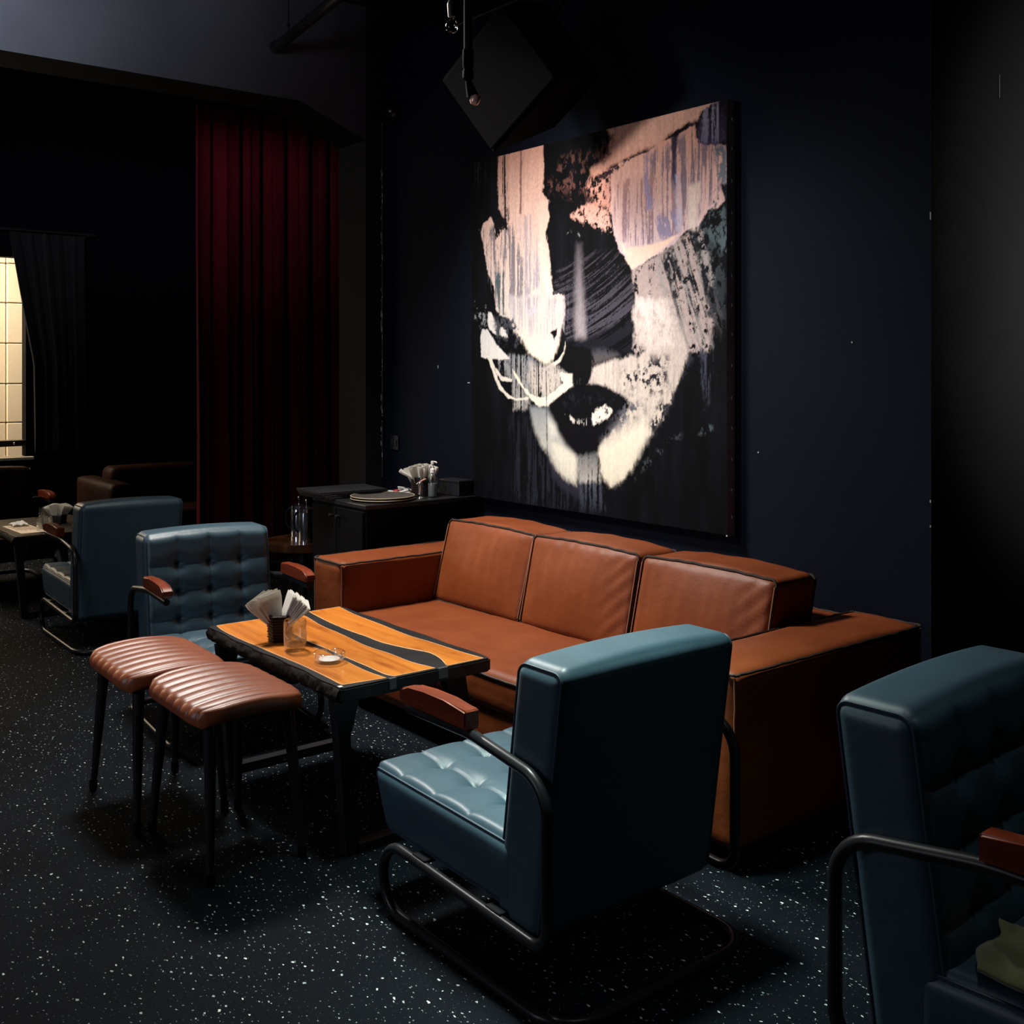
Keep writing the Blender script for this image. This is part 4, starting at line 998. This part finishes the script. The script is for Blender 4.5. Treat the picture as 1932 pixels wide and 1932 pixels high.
def tumbler(loc, r, h, label, cut=True, group=None):
    root = thing('drinking_glass', label, 'glass', loc, 0, group)
    bm = bmesh.new()
    lathe(bm, [(0, 0), (r * .90, 0), (r * .95, .003), (r * .97, h * .3), (r, h * .97), (r - .0008, h), (r - .0022, h), (r - .0026, h * .97), (r - .0042, h * .20), (r * .75, h * .155), (0, h * .145)], 40)
    finish(bm, 'glass_body', glass, root, angle=60)
    if cut:      # cut starburst: radial facets standing a little proud of the wall
        bm = bmesh.new()
        for q in range(3):
            a0 = q * 2.1 + 5.4
            for k in range(10):
                a = k * PI / 5; L = r * (.55 if k % 2 else .80)
                if math.sin(a) > .2: L *= 1.25
                pts = []
                for s in range(4):
                    f = .15 + .85 * s / 3; du = L * f * math.cos(a) / r; dz = L * f * math.sin(a)
                    z = h * .40 + dz
                    if z < h * .2 or z > h * .85: continue
                    pts.append(((r + .0002) * math.cos(a0 + du), (r + .0002) * math.sin(a0 + du), z))
                if len(pts) > 1: tube(bm, pts, [.0016 - .0010 * i / (len(pts) - 1) for i in range(len(pts))], 5)
        finish(bm, 'cut_pattern', glass, root, kind='stuff')
    return root
tumbler((-3.352, 1.722, TZ), .0385, .104, 'empty cut-glass tumbler on the plank table beside the black napkin holder')
# ashtray
at_ = thing('ashtray', 'round clear glass ashtray with notched rim on the plank table', 'ashtray', (-3.150, 1.742, TZ))
bm = bmesh.new(); sg = 48; r = .0520; h = .034
prof = [(0, 0), (r * .86, 0), (r * .93, .003), (r * .97, h * .35), (r, h * .55), (r, h - .002), (r - .002, h), (r - .009, h), (r - .011, h - .002), (r - .013, h * .55), (r - .016, .010), (0, .008)]
rings = []
for (pr_, pz_) in prof:
    row = []
    for k in range(sg):
        a = 2 * PI * k / sg; z = pz_
        if pz_ > h * .5:
            for na in (.5, .5 + 2 * PI / 3, .5 + 4 * PI / 3):
                d = abs((a - na + PI) % (2 * PI) - PI)
                if d < .17: z = min(z, h - .010 + .010 * (d / .17) ** 2)
        row.append(bm.verts.new((pr_ * math.cos(a), pr_ * math.sin(a), z)) if pr_ > 0 else None)
    if pr_ == 0:
        v = bm.verts.new((0, 0, pz_)); row = [v] * sg
    rings.append(row)
for a, b_ in zip(rings[:-1], rings[1:]):
    for k in range(sg):
        k2 = (k + 1) % sg; vs = []
        for v in (a[k], a[k2], b_[k2], b_[k]):
            if v not in vs: vs.append(v)
        bm.faces.new(vs)
finish(bm, 'ashtray_bowl', glass, at_, angle=50)
bm = bmesh.new(); lathe(bm, [(0, .0102), (r * .62, .0102), (r * .66, .0115), (r * .60, .0125), (0, .0128)], 30)
finish(bm, 'ash_film', simple('wet_tissue', (.62, .60, .56), rough=.6), at_)

# ================================================================ service cabinet by the wall
cb = thing('service_cabinet', 'low black service cabinet against the navy wall, behind the left sofa arm', 'cabinet', (-5.08, 3.20, 0))
bm = bmesh.new(); box(bm, -.275, .275, -.33, .40, .05, .775, bev=.004); finish(bm, 'body', matt_black, cb, smooth=False)
bm = bmesh.new(); box(bm, -.283, .283, -.338, .405, .775, .80, bev=.004); finish(bm, 'top', simple('black_laminate', (.012, .012, .013), rough=.35), cb, smooth=False)
for sx in (-1, 1):
    bm = bmesh.new(); box(bm, sx * .135 - .132, sx * .135 + .132, -.348, -.331, .07, .765, bev=.003); d_ = finish(bm, 'door', matt_black, cb, smooth=False)
    bm = bmesh.new(); lathe(bm, [(0, 0), (.006, 0), (.006, .012), (.010, .016), (.010, .024), (0, .026)], 14)
    finish(bm, 'knob', black_steel, d_, loc=(sx * .035, -.348, .72), rot=(PI / 2, 0, 0))
for lx in (-.25, .25):
    for ly in (-.30, .37):
        bm = bmesh.new(); box(bm, lx - .02, lx + .02, ly - .02, ly + .02, 0, .05); finish(bm, 'foot', matt_black, cb, smooth=False)
CZ = .80
# menus: black folders stacked on the left
mf = simple('black_folder', (.014, .014, .016), (.02, .02, .022), rough=.4, bs=.3, bscale=90)
fedge = simple('folder_edge', (.25, .24, .24), rough=.4)
for k in range(4):
    m_ = thing('menu_folder', ['bottom black menu folder of the pile on the black cabinet', 'second black menu folder from the bottom of the pile on the cabinet', 'third black menu folder from the bottom of the pile on the cabinet', 'topmost black menu folder of the pile on the black cabinet'][k], 'menu', (-5.275 + .006 * k, 3.02 - .012 * k, CZ + .0105 * k), R(4 - 3 * k), 'black menu folders piled on the cabinet')
    bm = bmesh.new(); box(bm, -.15, .15, -.20, .20, 0, .0035, bev=.001, seg=1); box(bm, -.15, .15, -.20, .20, .0070, .0102, bev=.001, seg=1); box(bm, -.152, -.145, -.20, .20, .001, .0095, bev=.001, seg=1)
    finish(bm, 'cover', mf, m_, smooth=False)
    bm = bmesh.new(); box(bm, -.144, .140, -.19, .19, .0036, .0069); finish(bm, 'pages', simple('menu_pages', (.16, .15, .14), rough=.8), m_, smooth=False)
# serving trays
tray_m = simple('tray_cork', (.035, .028, .024), (.055, .045, .038), rough=.75, scale=30)
tray_r = simple('tray_rim', (.42, .34, .22), rough=.35)
for k in range(2):
    tr = thing('serving_tray', ['lower round dark serving tray with pale rim on the black cabinet', 'upper round dark serving tray with pale rim on the black cabinet'][k], 'tray', (-4.962, 3.065, CZ + .0125 * k), 0, 'round serving trays on the cabinet')
    bm = bmesh.new(); lathe(bm, [(0, 0), (.150, 0), (.168, .008), (.170, .0115), (.163, .0115), (.150, .0045), (0, .004)], 56); finish(bm, 'tray_plate', tray_m, tr)
    bm = bmesh.new(); tube(bm, [(.1695 * math.cos(a * PI / 32), .1695 * math.sin(a * PI / 32), .0105) for a in range(64)], .0022, 6, close=True); finish(bm, 'rim', tray_r, tr)
# black wicker cup with napkins
wb = Vector((-4.985, 3.335, CZ))
basket(wb, .063, .105, 'round black wicker basket full of white napkins on the cabinet', hexa=False)
np1 = finish(make_napkin((.075, .105)), 'napkin', paper)
specs = []
for k in range(26):
    a = (k * 2.399) % (2 * PI); rr_ = .012 + .036 * math.sqrt((k + .5) / 26)
    lx = math.cos(a) * rr_; ly = math.sin(a) * rr_
    up = Vector((0, 0, 1)) + (ex * lx + ey * ly) * 7.0
    specs.append((wb + ex * lx * .8 + ey * ly * .8 + Vector((0, 0, .058 + .010 * random.random())), up, ex * math.cos(k) + ey * math.sin(k)))
for k in range(3):
    specs.append((wb + ex * -.03 + ey * -.02 + Vector((0, 0, .085 + .004 * k)), Vector((0, 0, .55)) - ex * (.95 + .04 * k), ey))
napkins(np1, specs, ('folded white napkin packed upright into the round wicker basket on the cabinet', 'white napkin sticking out sideways from the round wicker basket'), ('napkins in the wicker basket', 'napkins sticking out of the wicker basket'), 26)
# pump bottle
pb = thing('pump_bottle', 'clear hand-gel bottle with a white pump beside the wicker basket', 'bottle', (-4.885, 3.335, CZ))
bm = bmesh.new(); lathe(bm, [(0, 0), (.025, 0), (.027, .003), (.027, .105), (.022, .122), (.012, .130), (.012, .136), (.0105, .136), (.0105, .128), (.020, .120), (.025, .104), (.025, .005), (0, .004)], 28); finish(bm, 'bottle_body', glass, pb)
bm = bmesh.new(); lathe(bm, [(0, .006), (.0243, .006), (.0243, .075), (0, .075)], 24); finish(bm, 'gel', simple('clear_gel', (.20, .23, .24), rough=.15), pb)
bm = bmesh.new(); lathe(bm, [(0, .134), (.0145, .134), (.0145, .152), (.008, .155), (.0045, .157), (.0045, .180), (.010, .182), (.010, .196), (0, .198)], 20)
tube(bm, [(0, 0, .193), (.022, .006, .193), (.027, .008, .187)], .0038, 8); finish(bm, 'pump', white_plastic, pb)
# bottle opener with bright handle in a small holder
op = thing('bottle_opener', 'metal tool with a bright handle standing in front of the pump bottle', 'tool', (-4.870, 3.245, CZ))
bm = bmesh.new(); lathe(bm, [(0, 0), (.018, 0), (.020, .004), (.012, .012), (.009, .05), (.012, .075), (.010, .09), (0, .092)], 18); finish(bm, 'stand', chrome, op)
bm = bmesh.new(); tube(bm, [(-.015, -.015, .078), (0, 0, .092), (.022, .018, .108)], [.004, .006, .0075], 10); finish(bm, 'handle', simple('copper_handle', (.75, .48, .34), rough=.2, metal=.9), op)
# sugar sachets and creamers
sac = simple('sachet_paper', (.72, .72, .68), (.80, .80, .77), rough=.6)
red_p = simple('red_paper', (.55, .03, .05), rough=.6)
pos = [(-.06, -.02), (-.03, .03), (.0, -.03), (.03, .02), (.05, -.02), (-.045, .0), (.02, -.01), (.0, .02), (.045, .035), (-.02, -.035)]
for k, (a, b_) in enumerate(pos):
    lay = k // 4
    bm = bmesh.new()
    if k in (3, 7):
        lathe(bm, [(0, 0), (.013, 0), (.019, .016), (.021, .018), (.021, .020), (0, .020)], 18); s_ = finish(bm, 'creamer_cup', sac)
        tag(s_, 'small white creamer cup in the heap behind the trays', 'creamer', 'creamers behind the trays')
    else:
        box(bm, -.030, .030, -.011, .011, 0, .006, bev=.0025, seg=2)
        s_ = finish(bm, 'sugar_sachet', red_p if k in (2, 9) else sac)
        if k in (2, 9): tag(s_, 'red sugar sachet at the foot of the heap behind the trays', 'sachet', 'red sachets behind the trays')
        else: tag(s_, 'white sugar sachet in the small heap behind the trays', 'sachet', 'white sachets behind the trays')
    s_.location = Vector((-5.115, 3.275, CZ + .001 + .0085 * lay + .003 * (k % 4))) + ex * a + ey * b_
    s_.rotation_euler = (R(random.uniform(-6, 6)), R(random.uniform(-8, 8)), random.random() * 3)
bx_ = thing('black_box', 'small black box at the wall end of the black cabinet', 'box', (-4.90, 3.50, CZ), R(4))
bm = bmesh.new(); box(bm, -.085, .085, -.05, .05, 0, .082, bev=.006); finish(bm, 'box_body', simple('satin_black', (.014, .014, .017), rough=.3), bx_, smooth=False)
bm = bmesh.new(); box(bm, -.087, .087, -.052, .052, .070, .088, bev=.006); finish(bm, 'lid', simple('satin_black', (.014, .014, .017), rough=.3), bx_, smooth=False)

# ================================================================ round side table with two coffee presses
rt = thing('side_table', 'small round wooden side table carrying two coffee presses', 'table', (-5.62, 2.94, -.03))
rw = wood('brown_log_wood', (.014, .0055, .0025), (.032, .012, .005), (.07, .028, .010), .25, .6, (3, 3, 3), 2.5)
bm = bmesh.new(); pts = []
for k in range(48):
    a = 2 * PI * k / 48; rr_ = .222 + .004 * math.sin(3 * a) + .003 * math.sin(7 * a + 1)
    pts.append((rr_ * math.cos(a), rr_ * math.sin(a)))
prism(bm, pts, .505, .55)
bmesh.ops.bevel(bm, geom=[e for e in bm.edges if abs(e.verts[0].co.z - e.verts[1].co.z) < 1e-6], offset=.004, segments=2, affect='EDGES')
finish(bm, 'tabletop', rw, rt, angle=30)
bm = bmesh.new(); tube(bm, [(0, 0, .05), (0, 0, .506)], .024, 18); finish(bm, 'pole', black_steel, rt)
bm = bmesh.new(); lathe(bm, [(0, .03), (.15, .03), (.15, .038), (.03, .052), (0, .054)], 36); finish(bm, 'base', black_steel, rt)
def press(loc, rz, label):
    root = thing('coffee_press', label, 'coffee press', loc, rz, 'coffee presses on the round side table')
    bm = bmesh.new(); lathe(bm, [(0, 0), (.046, 0), (.048, .003), (.048, .165), (.046, .168), (.0455, .165), (.0455, .006), (0, .005)], 36); finish(bm, 'beaker', simple('brushed_steel', (.38, .40, .43), rough=.24, metal=1.0), root)
    bm = bmesh.new(); lathe(bm, [(.0486, .0), (.0500, .0), (.0500, .012), (.0486, .012)], 36); lathe(bm, [(.0486, .152), (.0500, .152), (.0500, .166), (.0486, .166)], 36)
    for k in range(4):
        a = k * PI / 2 + .4; box(bm, -.006, .006, -.0012, .0012, 0, .165, M=Matrix.Translation((.0495 * math.cos(a), .0495 * math.sin(a), 0)) @ Matrix.Rotation(a + PI / 2, 4, 'Z'))
    finish(bm, 'metal_frame', chrome, root)
    bm = bmesh.new(); lathe(bm, [(0, .166), (.050, .166), (.050, .171), (.030, .180), (.006, .184), (0, .185)], 32); finish(bm, 'lid', chrome, root)
    bm = bmesh.new(); tube(bm, [(0, 0, .184), (0, 0, .204)], .0025, 8); lathe(bm, [(0, .200), (.004, .201), (.0075, .207), (.0075, .211), (.004, .217), (0, .218)], 16); finish(bm, 'plunger_knob', chrome, root)
    bm = bmesh.new(); lathe(bm, [(0, .030), (.0445, .030), (.0445, .036), (0, .036)], 30); tube(bm, [(0, 0, .03), (0, 0, .17)], .002, 8); finish(bm, 'filter', chrome, root)
    bm = bmesh.new(); tube(bm, fillet([(-.049, 0, .150), (-.095, 0, .150), (-.100, 0, .06), (-.049, 0, .045)], [.04, .04], 8), .0065, 10); finish(bm, 'handle', matt_black, root)
    bm = bmesh.new(); tube(bm, [(-.050, 0, .159), (-.075, 0, .156)], .0045, 8); finish(bm, 'handle_rivet', chrome, root)
    return root
press((-5.665, 2.935, .52), R(30), 'stainless coffee press standing further back on the round side table').scale = (.88, .88, 1.12)
press((-5.505, 2.900, .52), R(25), 'stainless coffee press standing nearer on the round side table').scale = (.88, .88, 1.12)

# ================================================================ back left corner
bs = Vector((-8.62, 3.62, 0))
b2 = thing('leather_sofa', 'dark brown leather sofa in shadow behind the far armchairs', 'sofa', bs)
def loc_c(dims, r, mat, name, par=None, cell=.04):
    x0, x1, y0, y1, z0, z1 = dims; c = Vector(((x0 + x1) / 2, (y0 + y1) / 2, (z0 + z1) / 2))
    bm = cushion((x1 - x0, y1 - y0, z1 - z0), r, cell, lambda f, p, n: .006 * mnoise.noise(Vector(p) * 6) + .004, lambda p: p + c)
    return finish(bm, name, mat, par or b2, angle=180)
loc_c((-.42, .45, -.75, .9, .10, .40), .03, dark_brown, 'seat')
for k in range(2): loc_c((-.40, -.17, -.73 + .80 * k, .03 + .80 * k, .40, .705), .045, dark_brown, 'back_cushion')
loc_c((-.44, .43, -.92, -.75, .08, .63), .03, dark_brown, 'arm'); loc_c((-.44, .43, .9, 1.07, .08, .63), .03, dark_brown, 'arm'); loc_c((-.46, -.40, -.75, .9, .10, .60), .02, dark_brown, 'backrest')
for lx in (-.38, .38):
    for ly in (-.86, 1.0):
        bm = bmesh.new(); box(bm, lx - .02, lx + .02, ly - .02, ly + .02, 0, .10); finish(bm, 'leg', matt_black, b2, smooth=False)
# on the dark table
LZ = .50
lb = Vector((-7.32, 2.075, LZ))
basket(lb, .052, .055, 'low dark napkin holder on the dark table at the far left')
np2 = finish(make_napkin((.075, .095)), 'napkin', paper)
specs = []
for k in range(5):
    specs.append((lb + ex * (-.030 + .003 * k) + ey * (.02 - .008 * k) + Vector((0, 0, .028)), Vector((0, 0, 1)) + ex * (-.55 + .12 * k), ey + ex * .4))
for k in range(5):
    specs.append((lb + ex * (.010 + .004 * k) + ey * (.02 - .008 * k) + Vector((0, 0, .028)), Vector((0, 0, 1)) + ex * (.02 + .13 * k), ey + ex * .5))
napkins(np2, specs, ('white napkin in the left bunch in the low holder on the dark table', 'white napkin in the right bunch in the low holder on the dark table'), ('left bunch of napkins on the dark table', 'right bunch of napkins on the dark table'), 5)
tumbler((-7.46, 2.03, LZ), .040, .095, 'clear glass tumbler beside the napkin holder on the dark table')
tumbler((-7.03, 1.90, LZ), .038, .085, 'clear glass tumbler at the near corner of the dark table')
mc = thing('menu_card', 'beige printed card lying at the edge of the dark table', 'menu', (-7.17, 1.83, LZ), R(2))
bm = bmesh.new(); box(bm, -.20, .20, -.075, .075, 0, .003, bev=.0005, seg=1); finish(bm, 'card', simple('beige_card', (.62, .48, .33), rough=.5), mc, smooth=False)
bm = bmesh.new()
for k in range(7): box(bm, -.17, .05 + .02 * (k % 3), -.055 + .018 * k, -.048 + .018 * k, .003, .0034)
finish(bm, 'print', simple('brown_ink', (.10, .03, .02), rough=.5), mc, smooth=False, kind='stuff')
bm = bmesh.new(); bmesh.ops.create_grid(bm, x_segments=18, y_segments=12, size=.5)
for v in bm.verts:
    x, y = v.co.x, v.co.y
    v.co = Vector((x * .13, y * .09, .016 + .012 * mnoise.noise(Vector((x * 5, y * 5, 2))) + .012 * mnoise.noise(Vector((x * 2.2, y * 2, 7))) - .012 * (4 * x * x + 4 * y * y) * .5))
r_ = bmesh.ops.solidify(bm, geom=bm.faces[:], thickness=.004)
zmin = min(v.co.z for v in bm.verts)
ts = finish(bm, 'crumpled_tissue', paper, angle=180); tag(ts, 'crumpled white tissue on the beige card at far left', 'tissue')
ts.location = (-7.34, 1.84, LZ + .0036 - zmin)

# olive cloth on the right armchair
bm = bmesh.new(); bmesh.ops.create_grid(bm, x_segments=60, y_segments=44, size=.5)
for v in bm.verts:
    x, y = v.co.x, v.co.y
    e = max(abs(x), abs(y)) * 2
    fold = .020 * math.sin(x * 9 + y * 5 + 1) + .016 * mnoise.noise(Vector((x * 4, y * 4, 3))) + .010 * mnoise.noise(Vector((x * 11, y * 9, 6)))
    v.co = Vector((x * .28 + .01 * math.sin(y * 9), y * .21 + .012 * math.sin(x * 8), .045 + fold * (1 - e ** 4) - .030 * e ** 3))
bmesh.ops.solidify(bm, geom=bm.faces[:], thickness=.008)
zmin = min(v.co.z for v in bm.verts)
olive = simple('olive_cloth', (.13, .13, .055), (.18, .18, .08), rough=.95, bs=.4, bscale=350, sheen=.2)
cl = finish(bm, 'folded_cloth', olive, angle=180); tag(cl, 'folded olive cloth lying on the seat of the right-hand armchair', 'cloth')
cl.location = (-.905, 2.00, .410 - zmin); cl.rotation_euler = (0, 0, R(12))

# ================================================================ ceiling things
# hanging lamp on a pipe
lp = thing('spot_lamp', 'black ceiling pipe with a copper-rimmed spot lamp at its lower end', 'lamp', (-2.905, 2.125, 0))
bm = bmesh.new(); tube(bm, [(0, 0, 3.9), (0, 0, 2.50)], .0145, 18); lathe(bm, [(0, 3.9), (.05, 3.9), (.05, 3.88), (.02, 3.86), (0, 3.86)], 24); finish(bm, 'pipe', lamp_pipe_m, lp)
bm = bmesh.new(); lathe(bm, [(0, 2.555), (.018, 2.555), (.0185, 2.545), (.0185, 2.500), (.015, 2.490), (.0185, 2.484), (.0185, 2.460), (.010, 2.452), (0, 2.45)], 20); finish(bm, 'socket', matt_black, lp)
bm = bmesh.new(); tube(bm, [(0, 0, 2.455), (.006, .004, 2.43), (.012, .010, 2.400)], [.010, .015, .020], 16); sh = finish(bm, 'lamp_shade', matt_black, lp)
copper = simple('copper', (.78, .42, .30), rough=.25, metal=1.0)
bm = bmesh.new(); lathe(bm, [(0, 0), (.010, .001), (.0165, .010), (.0175, .026), (.014, .034), (0, .036)], 18); finish(bm, 'reflector', simple('lamp_copper', (.85, .50, .38), rough=.35, metal=.4), lp, loc=(.013, .011, 2.372), rot=(R(-12), R(18), 0))  # pale copper colour, no emission
# bare bulb
bb = thing('light_bulb', 'unlit bare glass bulb hanging beside the black ceiling pipe', 'lamp', (-2.915, 2.065, 0))
bm = bmesh.new(); tube(bm, [(0, 0, 3.9), (0, 0, 2.70)], .002, 8); finish(bm, 'cord', matt_black, bb)
bm = bmesh.new(); lathe(bm, [(0, 2.715), (.008, 2.712), (.014, 2.700), (.0145, 2.690), (.012, 2.655), (0, 2.654)], 18); finish(bm, 'lamp_holder', simple('dull_bronze', (.10, .085, .07), rough=.4, metal=.6), bb)
bm = bmesh.new(); lathe(bm, [(.010, 2.656), (.0105, 2.648), (.016, 2.640), (.0205, 2.626), (.0190, 2.612), (.012, 2.603), (0, 2.600)], 24); finish(bm, 'bulb', glass, bb)
# hanging mesh panel
mp_ = thing('mesh_panel', 'black perforated metal panel hanging under the ceiling at the top edge', 'panel', (-3.89, 2.15, 3.00))
bm = bmesh.new()
Wx, Wy = 1.45, .62
for (a, b_) in (((0, 0, 0), (Wx, 0, 0)), ((Wx, 0, 0), (Wx, Wy, 0)), ((Wx, Wy, 0), (0, Wy, 0)), ((0, Wy, 0), (0, 0, 0))): tube(bm, [a, b_], .0055, 6)
finish(bm, 'frame', simple('panel_frame', (.006, .006, .007), rough=.9, spec=.03), mp_)
bm = bmesh.new()
st_ = .013; nx_ = int(Wx / st_); ny_ = int(Wy / st_)
for i in range(nx_ + 1):
    x = i * Wx / nx_; v = [bm.verts.new(q) for q in ((x - .0022, 0, 0), (x + .0022, 0, 0), (x + .0022, Wy, 0), (x - .0022, Wy, 0))]; bm.faces.new(v)
for j in range(ny_ + 1):
    y = j * Wy / ny_; v = [bm.verts.new(q) for q in ((0, y - .0022, .0006), (0, y + .0022, .0006), (Wx, y + .0022, .0006), (Wx, y - .0022, .0006))]; bm.faces.new(v)
bmesh.ops.solidify(bm, geom=bm.faces[:], thickness=.0012)
finish(bm, 'wire_mesh', simple('mesh_black', (.012, .011, .012), rough=.6, spec=.15), mp_, smooth=False, kind='stuff')
for (x, y) in ((.02, .02), (Wx - .02, .02), (.02, Wy - .02), (Wx - .02, Wy - .02)):
    bm = bmesh.new(); tube(bm, [(x, y, 0), (x, y, .90)], .002, 6); finish(bm, 'hanging_wire', matt_black, mp_)
# pipe / duct from the beam
du = thing('ceiling_pipe', 'dark pipe running out from the grey beam near the ceiling', 'pipe', (-5.86, 2.88, 3.385))
bm = bmesh.new(); tube(bm, [(0, 0, 0), (.04, 0, .0), (1.6, -.12, .10)], .030, 18); finish(bm, 'pipe_run', simple('pipe_black', (.011, .010, .011), rough=.5), du)
bm = bmesh.new(); tube(bm, [(0, 0, 0), (.035, 0, 0)], .037, 18); finish(bm, 'flange', simple('pipe_black', (.011, .010, .011), rough=.5), du)
bm = bmesh.new(); tube(bm, [(.20, -.013, .0), (.20, -.013, .52)], .003, 8); lathe(bm, [(0, .07), (.010, .072), (.010, .085), (0, .088)], 12, c=(.20, -.013, 0)); finish(bm, 'pipe_hanger', black_steel, du)
# loudspeaker
lsp = thing('loudspeaker', 'large black loudspeaker tilted down above the painting', 'speaker', (-3.85, 3.13, 2.85))
spk = simple('speaker_black', (.0015, .0014, .0016), rough=.85, spec=.02)
M_ = Matrix.Scale(1.08, 4) @ Matrix.Rotation(R(-28), 4, 'Y') @ Matrix.Rotation(R(22), 4, 'X')
bm = bmesh.new()
q = [(-.25, -.17, -.20), (.25, -.17, -.20), (.17, .20, -.20), (-.17, .20, -.20), (-.25, -.17, .20), (.25, -.17, .20), (.17, .20, .20), (-.17, .20, .20)]
vs = [bm.verts.new(M_ @ Vector(p)) for p in q]
for f in ((0, 3, 2, 1), (4, 5, 6, 7), (0, 1, 5, 4), (1, 2, 6, 5), (2, 3, 7, 6), (3, 0, 4, 7)): bm.faces.new([vs[i] for i in f])
bmesh.ops.bevel(bm, geom=bm.edges[:], offset=.008, segments=2, affect='EDGES')
finish(bm, 'speaker_cabinet', spk, lsp, smooth=False)
bm = bmesh.new(); box(bm, -.235, .235, -.186, -.170, -.185, .185, bev=.006, M=M_); finish(bm, 'grille', simple('grille_black', (.0018, .0016, .0018), rough=.85, spec=.02, bs=.3, bscale=500), lsp, smooth=False)
bm = bmesh.new(); tube(bm, [M_ @ Vector((0, .19, .1)), M_ @ Vector((0, .30, .16)), (0.02, .30, .5), (0.02, .30, 1.10)], .014, 12); finish(bm, 'bracket', black_steel, lsp)
# small dark dome on the wall and conduit
dm = thing('dome_camera', 'small dark round fixture high on the navy wall beside the column', 'fixture', (-5.716, 3.62, 3.09))
bm = bmesh.new(); lathe(bm, [(0, 0), (.055, 0), (.055, .015), (.048, .04), (.028, .062), (0, .070)], 26); finish(bm, 'dome', simple('dome_black', (.010, .010, .014), rough=.25), dm, rot=(PI / 2, 0, 0))
bm = bmesh.new(); lathe(bm, [(.050, .0), (.060, .0), (.060, .012), (.050, .012)], 26); finish(bm, 'mounting_ring', matt_black, dm, rot=(PI / 2, 0, 0))
cd_ = thing('cable_conduit', 'thin vertical cable conduit with flaking white paint beside the column', 'conduit', (-5.842, 3.608, 0))
bm = bmesh.new(); tube(bm, [(0, 0, .82), (0, 0, 2.98)], .007, 10); tube(bm, fillet([(0, 0, 2.97), (0, 0, 3.06), (.0, -.12, 3.07)], [.04], 6), .007, 10); finish(bm, 'conduit_tube', simple('conduit_dark', (.010, .010, .013), rough=.4), cd_)
bm = bmesh.new(); rnd = random.Random(3)
for k in range(46):
    z = .86 + (rnd.random() ** .8) * 1.9; L = .006 + .035 * rnd.random() * (1 if z < 1.9 else .5)
    x = rnd.choice((-.0055, -.004, .006)); box(bm, x - .0012, x + .0012, -.0078, -.0040, z, z + L)
finish(bm, 'paint_flakes', simple('flake_white', (.62, .64, .66), rough=.8), cd_, smooth=False, kind='stuff')
sw = thing('wall_switch', 'small dark switch plate on the navy wall above the service cabinet', 'switch', (-5.712, 3.62, 1.04))
bm = bmesh.new(); box(bm, -.045, .045, -.010, 0, -.045, .045, bev=.003); finish(bm, 'plate', simple('switch_dark', (.012, .013, .02), rough=.4), sw, smooth=False)
for s in (-1, 1):
    bm = bmesh.new(); box(bm, s * .018 - .012, s * .018 + .012, -.015, -.009, -.02, .02, bev=.002); finish(bm, 'rocker', simple('switch_dark', (.012, .013, .02), rough=.4), sw, smooth=False)
